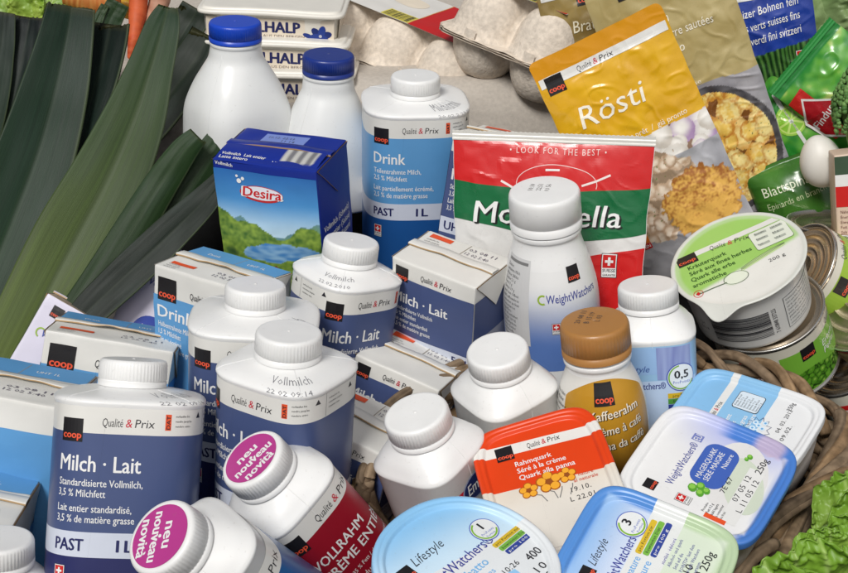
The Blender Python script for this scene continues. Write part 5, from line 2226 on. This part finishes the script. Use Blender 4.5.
blade([(226, 128, 1.02, 11), (212, 150, 1.02, 14), (190, 182, 1.015, 17), (160, 225, 1.01, 20), (120, 280, 1.0, 22)], 0, 8, .1, .35, lk, LKL, lin(50, 76, 50), EDG, tipcut=.5, seed=8)
blade([(224, 176, .985, 9), (205, 200, .985, 15), (170, 234, .985, 19), (130, 272, .98, 20), (90, 310, .975, 18), (60, 345, .97, 14)], 0, -6, .2, .15, lk, lin(66, 90, 70), lin(54, 72, 60), EDG, seed=9)
lk = leek("leek with two square cut blades behind the royal blue cap", (80, 330, 1.07))
blade([(210, 34, 1.13, 20), (194, 62, 1.13, 23), (168, 98, 1.12, 24), (136, 136, 1.11, 24), (100, 180, 1.10, 22)], 0, -12, .15, .08, lk, lin(58, 84, 58), lin(40, 60, 44), EDG, tipcut=.25, seed=10)
blade([(198, 8, 1.16, 17), (184, 32, 1.16, 19), (164, 60, 1.15, 20), (140, 95, 1.14, 20)], 0, -8, .2, .08, lk, lin(66, 92, 64), lin(50, 70, 50), EDG, tipcut=.3, seed=11)
lk = leek("cut leek stump with pale green layers beyond the broad folded blade", (96, 70, 1.12))
blade([(119, 2, 1.12, 11), (110, 20, 1.12, 12), (96, 50, 1.115, 13)], 0, 10, .2, .2, lk, lin(96, 140, 80), LKM, EDG, seed=12)
blade([(105, 5, 1.115, 4), (98, 20, 1.115, 5), (86, 50, 1.11, 6)], 0, 10, .2, .2, lk, lin(140, 176, 120), LKM, EDG, seed=13)


# ------------------------------------------------------------------ lettuces
def lettuce(label, stations, seed, name="lettuce", cat="lettuce", cols=None):
    """stations: leaves (u, v, d, size px, direction deg, lean)"""
    t = thing(name, label, cat, pose(*stations[0][:3], 0, 0, 0))
    mi = t.matrix_world.inverted()
    ca, cb = cols or (lin(112, 152, 46), lin(172, 200, 100))
    for k, (u, v, d, sz, ang, lean) in enumerate(stations):
        mb = MB()
        c = pt(u, v, d) * 1000
        L = sz * d * 1000 / F
        a = R_(ang)
        up = (cr * math.sin(a) + cq * math.cos(a))
        sd = (cr * math.cos(a) - cq * math.sin(a))
        nn = -cf
        up2 = up * math.cos(R_(lean)) + nn * math.sin(R_(lean))
        n2 = nn * math.cos(R_(lean)) - up * math.sin(R_(lean))
        N = 100

        def leafpt(x, y):
            # x -1..1 across, y 0..1 foot to tip
            wv = (0.18 + .82 * math.sin(math.pi * min(1, .12 + y * .66)) ** .8)
            px, py = x * wv * L * .62, (y - .12 * x * x * y) * L
            f = (abs(x) ** 2) * y
            r = nz(px, py, L * .34, seed + k) * L * .20 * (.35 + f * 1.3) + nz(px, py, L * .15, seed + k + 5) * L * .10 * (.25 + f)
            d0_, ed_, _ = voro(px + L * .03 * nz(px, py, L * .1, 3), py, L * .085, seed + k)
            r += L * .016 * min(ed_, .5)
            r += nz(px, py, L * .06, seed + k + 3) * L * .05 * max(0, abs(x) + y * .4 - .6)
            mg = max(0, max(abs(x), y * 1.02) - .72) / .28
            r += mg * (nz(px, py, L * .075, seed + k + 21) * L * .10 + nz(px, py, L * .035, seed + k + 22) * L * .035)
            r += L * .22 * (x * x) * (1 - .3 * y) - L * .16 * y * y * (.4 + .6 * abs(x))
            r -= 1.2 * math.exp(-(x / .04) ** 2) * (1 - y)
            return c + sd * px + up2 * py + n2 * r

        def lc(x, y):
            n_ = nz(x * 30, y * 40, 12, seed + k) * .5
            q = mix(cb, ca, sstep(.0, .9, y + n_ * .6))
            vein = min(abs(x), abs(abs(x) - .45 * y)) 
            q = mix(q, mix(cb, (.6, .7, .35), .4), .45 * math.exp(-(vein / .03) ** 2))
            return q
        mb.grid(lambda u_, v_: leafpt(2 * u_ - 1, v_), N, N, lambda u_, v_: lc(2 * u_ - 1, v_))
        mb.v = [tuple((mi @ (Vector(q) * .001)) * 1000) for q in mb.v]
        o = mb.build("leaf", SALAD, t)
        sm = o.modifiers.new("thickness", 'SOLIDIFY')
        sm.thickness = 0.0006
    return t


lettuce("bright green lettuce at the lower right corner beside the willow basket",
        [(815, 640, .66, 130, -22, 35), (846, 610, .70, 110, 12, 25), (806, 650, .62, 110, -48, 45), (880, 600, .72, 125, 16, 10), (850, 660, .62, 125, 5, 50), (860, 560, .74, 90, 2, 10), (830, 590, .68, 70, -20, 20)], 3)
lettuce("yellow green lettuce peeking over the leeks at the top left edge",
        [(26, 40, 1.2, 60, -30, 10), (40, 40, 1.2, 62, 20, 10), (10, 36, 1.22, 55, -10, 20)], 8, cols=(lin(110, 150, 40), lin(160, 180, 80)))
lettuce("pale green cabbage in the top right corner above the frozen vegetable bag",
        [(790, 74, 1.2, 100, -8, 10), (812, 70, 1.22, 100, 16, 5), (842, 80, 1.2, 110, 8, 10)], 14, name="cabbage", cat="cabbage", cols=(lin(110, 134, 84), lin(150, 168, 118)))


# ------------------------------------------------------------------ roots at the top left
def root(name, label, cat, pts_, col, seed, col2=None):
    mw = pose(*pts_[0][:3], 0, 0, 0)
    t = bpy.data.objects
    mb = MB()
    P = [pt(u, v, d) * 1000 for u, v, d, r in pts_]
    mi = mw.inverted()
    Q, Rr = [], []
    for i in range(41):
        k = i / 40 * (len(P) - 1)
        a = min(len(P) - 2, int(k))
        f = k - a
        Q.append(P[a].lerp(P[a + 1], f))
        r = (pts_[a][3] * (1 - f) + pts_[a + 1][3] * f) * pts_[a][2] * 1000 / F
        e_ = min(1.0, math.sqrt(max(0, 1 - (1 - min(1, i / 3.0)) ** 2)) + .1)
        e_ *= min(1.0, math.sqrt(max(0, 1 - (1 - min(1, (40 - i) / 3.0)) ** 2)) + .1)
        Rr.append(r * e_ * (1 + .07 * nz(i, 0, 3, seed)))
    mb.tube(Q, Rr, lambda a, b: mix(col, col2 or col, sstep(-.2, .5, nz(a * 30, b * 6, 2.0, seed))), n=20)
    mb.v = [tuple((mi @ (Vector(q) * .001)) * 1000) for q in mb.v]
    o = mb.build(name, VEG, None, mw)
    tag(o, label, cat)


root("carrot", "orange carrot standing upright between the two broad leek blades", "carrot", [(140, -24, 1.2, 10), (138, 10, 1.2, 9), (134, 40, 1.19, 6), (130, 60, 1.19, 3)], lin(206, 96, 54), 1, lin(190, 76, 40))
root("salsify", "rough pinkish brown root beside the orange carrot", "root vegetable", [(166, -24, 1.22, 11), (158, 6, 1.21, 10), (148, 40, 1.2, 8), (144, 60, 1.2, 6)], lin(186, 140, 116), 2, lin(140, 84, 62))
root("sweet_potato", "orange brown tuber at the top edge above the broad leek blade", "tuber", [(66, -8, 1.2, 14), (90, 0, 1.2, 16), (120, 2, 1.2, 13)], lin(190, 110, 50), 3, lin(206, 150, 80))
root("pumpkin_wedge", "yellow piece of squash left of the upright carrot", "squash", [(124, 18, 1.23, 8), (130, 0, 1.23, 10), (134, -20, 1.23, 10)], lin(206, 160, 50), 4, lin(190, 120, 50))


# ------------------------------------------------------------------ egg, broccoli, packet
mw = pose(821, 161, 1.03, -14, 20, 0)
mb = MB()
mb.grid(lambda u, v: (lambda a, p, k: (16.6 * k * math.sin(p) * math.cos(a), 16.6 * k * math.sin(p) * math.sin(a), 21.5 * math.cos(p)))(2 * math.pi * u, math.pi * max(.004, min(.996, v)), 1 - .13 * math.cos(math.pi * v)), 48, 32, (.80, .77, .71), wrap=True, flip=True)
tag(mb.build("egg", SHELL, None, mw), "smooth white egg lying at the right beside the frozen vegetable bag", "egg")

t = thing("broccoli", "dark green broccoli head at the right edge above the egg", "broccoli", pose(866, 108, 1.0, 0, 15, 0, (0, 0, 0)))
mb = MB()
rnd = random.Random(5)
for k in range(900):
    a, b = rnd.uniform(0, 2 * math.pi), math.acos(rnd.uniform(-.5, 1))
    big = Vector((math.sin(b) * math.cos(a), math.sin(b) * math.sin(a), math.cos(b)))
    lump = 1 + .16 * nz(big.x * 10, big.y * 10 + big.z * 7, 5, 2)
    c = Vector((big.x * 24, big.y * 24, big.z * 32)) * lump
    r = rnd.uniform(1.5, 2.7)
    cc = mix(lin(70, 112, 52), lin(120, 160, 90), rnd.random())
    vs = [c + big * r, c - big * r]
    ax = big.orthogonal().normalized()
    bx = big.cross(ax)
    for zz, rr in ((.55, .83), (-.2, .97)):
        for i in range(6):
            an = math.pi * i / 3
            vs.append(c + (big * zz + (ax * math.cos(an) + bx * math.sin(an)) * rr) * r)
    fs = [(0, 2 + i, 2 + (i + 1) % 6) for i in range(6)] + [(2 + i, 8 + i, 8 + (i + 1) % 6, 2 + (i + 1) % 6) for i in range(6)]
    mb.add(vs, fs, cc)
mb.build("crown", VEG, t)
mb = MB()
mb.tube([(0, 0, -60), (0, 0, -30), (0, 0, -4)], [11, 12, 18], lin(130, 160, 90), n=16)
mb.build("stalk", VEG, t)

t = thing("packet", "red and white striped packet cut by the right edge under the broccoli", "packet", pose(858, 150, .99, -4, 12, 10, (0, 0, 70)))
ct = Carton(40, 26, 70, seed=77)
mb = MB()
ct.box(mb, lambda *a: lin(214, 190, 170))
cv = Canvas()
cv.rect(-19.8, 55, 19.8, 69, lin(60, 80, 60), 0)
cv.rect(-19.8, 46, 19.8, 55, (.76, .75, .73), 0)
cv.rect(-19.8, 30, 19.8, 46, RED, 0)
cv.lines(["Nährwerte", "Energie", "Eiweiss", "Fett", "Salz"], -17, 25, 2.4, 4, lin(110, 60, 60))
cv.emit(mb, ct.front, step=4, stepy=4, base=.30)
mb.build("body", CARD, t)


# ------------------------------------------------------------------ willow basket
def basket():
    ctr = pt(600, 470, .80)
    t = thing("willow_basket", "brown willow basket of thick twisted rods holding the tubs and small bottles", "basket", Matrix.Translation(ctr))
    mi = t.matrix_world.inverted()
    rim = [(690, 352, .905), (742, 368, .885), (800, 396, .86), (838, 426, .83), (822, 474, .79), (778, 530, .735), (744, 580, .70), (690, 660, .68), (560, 730, .69), (450, 650, .75), (392, 550, .80),
           (360, 478, .775), (388, 428, .83), (440, 385, .88), (520, 350, .915), (610, 338, .925)]
    P = [pt(*q) * 1000 for q in rim]
    M = len(P)

    def cl(t_):
        k = (t_ % 1.0) * M
        i = int(k) % M
        f = k - int(k)
        p0, p1, p2, p3 = P[(i - 1) % M], P[i], P[(i + 1) % M], P[(i + 2) % M]
        return 0.5 * (2 * p1 + (p2 - p0) * f + (2 * p0 - 5 * p1 + 4 * p2 - p3) * f * f + (3 * p1 - p0 - 3 * p2 + p3) * f ** 3)
    rnd = random.Random(11)
    ctr_mm = sum(P, Vector((0, 0, 0))) / M
    cols = [lin(150, 126, 100), lin(126, 102, 78), lin(164, 136, 104), lin(112, 92, 72), lin(156, 122, 84)]

    def rod(fn, a, b, N, r, col, name):
        mb = MB()
        Q = [fn(a + (b - a) * i / N) for i in range(N + 1)]
        rr = [r * (1 + .08 * nz(i, 0, 9, r) + (.12 if (i * 7 + int(r * 100)) % 29 == 0 else 0)) * (.75 if i in (0, N) else 1) for i in range(N + 1)]
        mb.tube(Q, rr, lambda p, q: mix(mix(col, (.05, .035, .022), .6), mix(col, (.40, .31, .21), .35), nz(p * 5, q * 14, 1.0, r) * .7 + nz(p * 40, q * 5, 1.3, r) * .5 + .5), n=18)
        mb.v = [tuple((mi @ (Vector(q) * .001)) * 1000) for q in mb.v]
        mb.build(name, WOOD, t)
    # twisted rim: rods of part length winding round the rim line
    for k in range(36):
        st = k / 36.0 + rnd.uniform(-.01, .01)
        ln = rnd.uniform(.17, .26)
        ph = rnd.uniform(0, 6.28)
        R0 = rnd.uniform(6, 12)
        tw = rnd.uniform(5, 9)

        def fn(tt, ph=ph, R0=R0, tw=tw, st=st):
            p = cl(tt)
            tg = (cl(tt + .004) - cl(tt - .004)).normalized()
            out = Vector((p.x - ctr_mm.x, p.y - ctr_mm.y, 0)).normalized()
            up = Vector((0, 0, 1))
            an = ph + tw * (tt - st) * 4
            return p + out * (R0 * math.cos(an) + 3) + up * (R0 * math.sin(an) - 5)
        rod(fn, st, st + ln, 60, rnd.uniform(2.7, 4.3), rnd.choice(cols), "rim_rod")
    # side wall rods
    for L in range(9):
        for k in range(3):
            st = k / 3.0 + L * .11

            def fn2(tt, L=L, k=k):
                p = cl(tt)
                out = Vector((p.x - ctr_mm.x, p.y - ctr_mm.y, 0))
                s_ = 1 - .022 * L
                w_ = 2.6 * math.sin(tt * 2 * math.pi * 22 + (L % 2) * math.pi)
                o = out.normalized()
                return Vector((ctr_mm.x + out.x * s_, ctr_mm.y + out.y * s_, p.z - 17 - 9.2 * L)) + o * w_
            rod(fn2, st, st + .36, 110, rnd.uniform(3.8, 4.8), rnd.choice(cols), "wall_rod")
    for k in range(44):
        def fn3(tt, k=k):
            p = cl(k / 44.0)
            out = Vector((p.x - ctr_mm.x, p.y - ctr_mm.y, 0))
            s_ = 1 - .2 * tt
            return Vector((ctr_mm.x + out.x * s_, ctr_mm.y + out.y * s_, p.z - 24 - 76 * tt))
        rod(fn3, 0, 1, 12, 3.2, rnd.choice(cols), "stake")


basket()


# ------------------------------------------------------------------ linen covered riser at the back, added sheet below everything, black for the shaded gaps
def linen():
    mb = MB()
    x0, x1 = -330, 260

    def f(u, v):
        x = x0 + (x1 - x0) * u
        s_ = v * 560                      # length down from the far edge
        n_ = nz(x, s_, 90, 2) * 7 + nz(x * .6 + s_ * .3, s_, 38, 3) * 3
        if s_ < 300:
            y, z = 1420 - s_, 262
        else:
            a = (s_ - 300)
            k = min(1, a / 50.0)
            y, z = 1120 - 28 * math.sin(k * math.pi / 2) - max(0, a - 50) * .10, 262 - 30 * (1 - math.cos(k * math.pi / 2)) - max(0, a - 50) * .98
        n2 = 2.2 * math.exp(-((s_ - 372 - .05 * x) / 5) ** 2) + 2.5 * math.exp(-((s_ - 405 + .08 * x) / 7) ** 2)
        return (x, y - n_ * .5 - n2, z + n_ * .25)
    mb.grid(f, 150, 160, lin(188, 180, 170), flip=True)
    o = mb.build("tablecloth", LINEN)
    o['kind'] = 'structure'
    o['label'] = "grey linen cloth over the riser"


linen()


def gap_shade_base():
    """added support sheet with gap shade put into its black: it follows the undersides of what stands on it"""
    bpy.context.view_layer.update()
    cs = 0.02
    X0, Y0, nx, ny = -0.62, 0.30, 62, 66
    H = [[None] * nx for _ in range(ny)]
    for o in C.objects:
        if o.type != 'MESH' or o.get('kind') == 'structure' or o.name.startswith(("leaf", "rim_rod", "wall_rod", "stake")):
            continue
        M = o.matrix_world
        me = o.data
        st = max(1, len(me.vertices) // 3000)
        for i in range(0, len(me.vertices), st):
            p = M @ me.vertices[i].co
            a, b = int((p.x - X0) / cs), int((p.y - Y0) / cs)
            if 0 <= a < nx and 0 <= b < ny:
                if H[b][a] is None or p.z < H[b][a]:
                    H[b][a] = p.z
    G = [[None] * nx for _ in range(ny)]
    for b in range(ny):
        for a in range(nx):
            best = None
            for db in (-2, -1, 0, 1, 2):
                for da in (-2, -1, 0, 1, 2):
                    if 0 <= b + db < ny and 0 <= a + da < nx and H[b + db][a + da] is not None:
                        q = H[b + db][a + da]
                        best = q if best is None else min(best, q)
            G[b][a] = 0.02 if best is None else max(0.004, min(best - .004, .24))
    for it in range(4):
        N_ = [r[:] for r in G]
        for b in range(1, ny - 1):
            for a in range(1, nx - 1):
                av = (G[b - 1][a] + G[b + 1][a] + G[b][a - 1] + G[b][a + 1] + G[b][a]) / 5
                N_[b][a] = min(av, G[b][a] + .0)
        G = N_
    mb = MB()
    vs = [((X0 + (a + .5) * cs) * 1000, (Y0 + (b + .5) * cs) * 1000, G[b][a] * 1000) for b in range(ny) for a in range(nx)]
    fs = [(b * nx + a, b * nx + a + 1, (b + 1) * nx + a + 1, (b + 1) * nx + a) for b in range(ny - 1) for a in range(nx - 1)]
    mb.add(vs, fs, (.012, .012, .012))  # near black: shade of the gaps put into the colour
    o = mb.build("gap_shade_base", DARK)
    o['kind'] = 'structure'
    g = MB()
    g.add([(-9000, -3000, 0), (9000, -3000, 0), (9000, 12000, 0), (-9000, 12000, 0)], [(0, 1, 2, 3)], (.02, .02, .02))
    o = g.build("ground", DARK)
    o['kind'] = 'structure'


gap_shade_base()
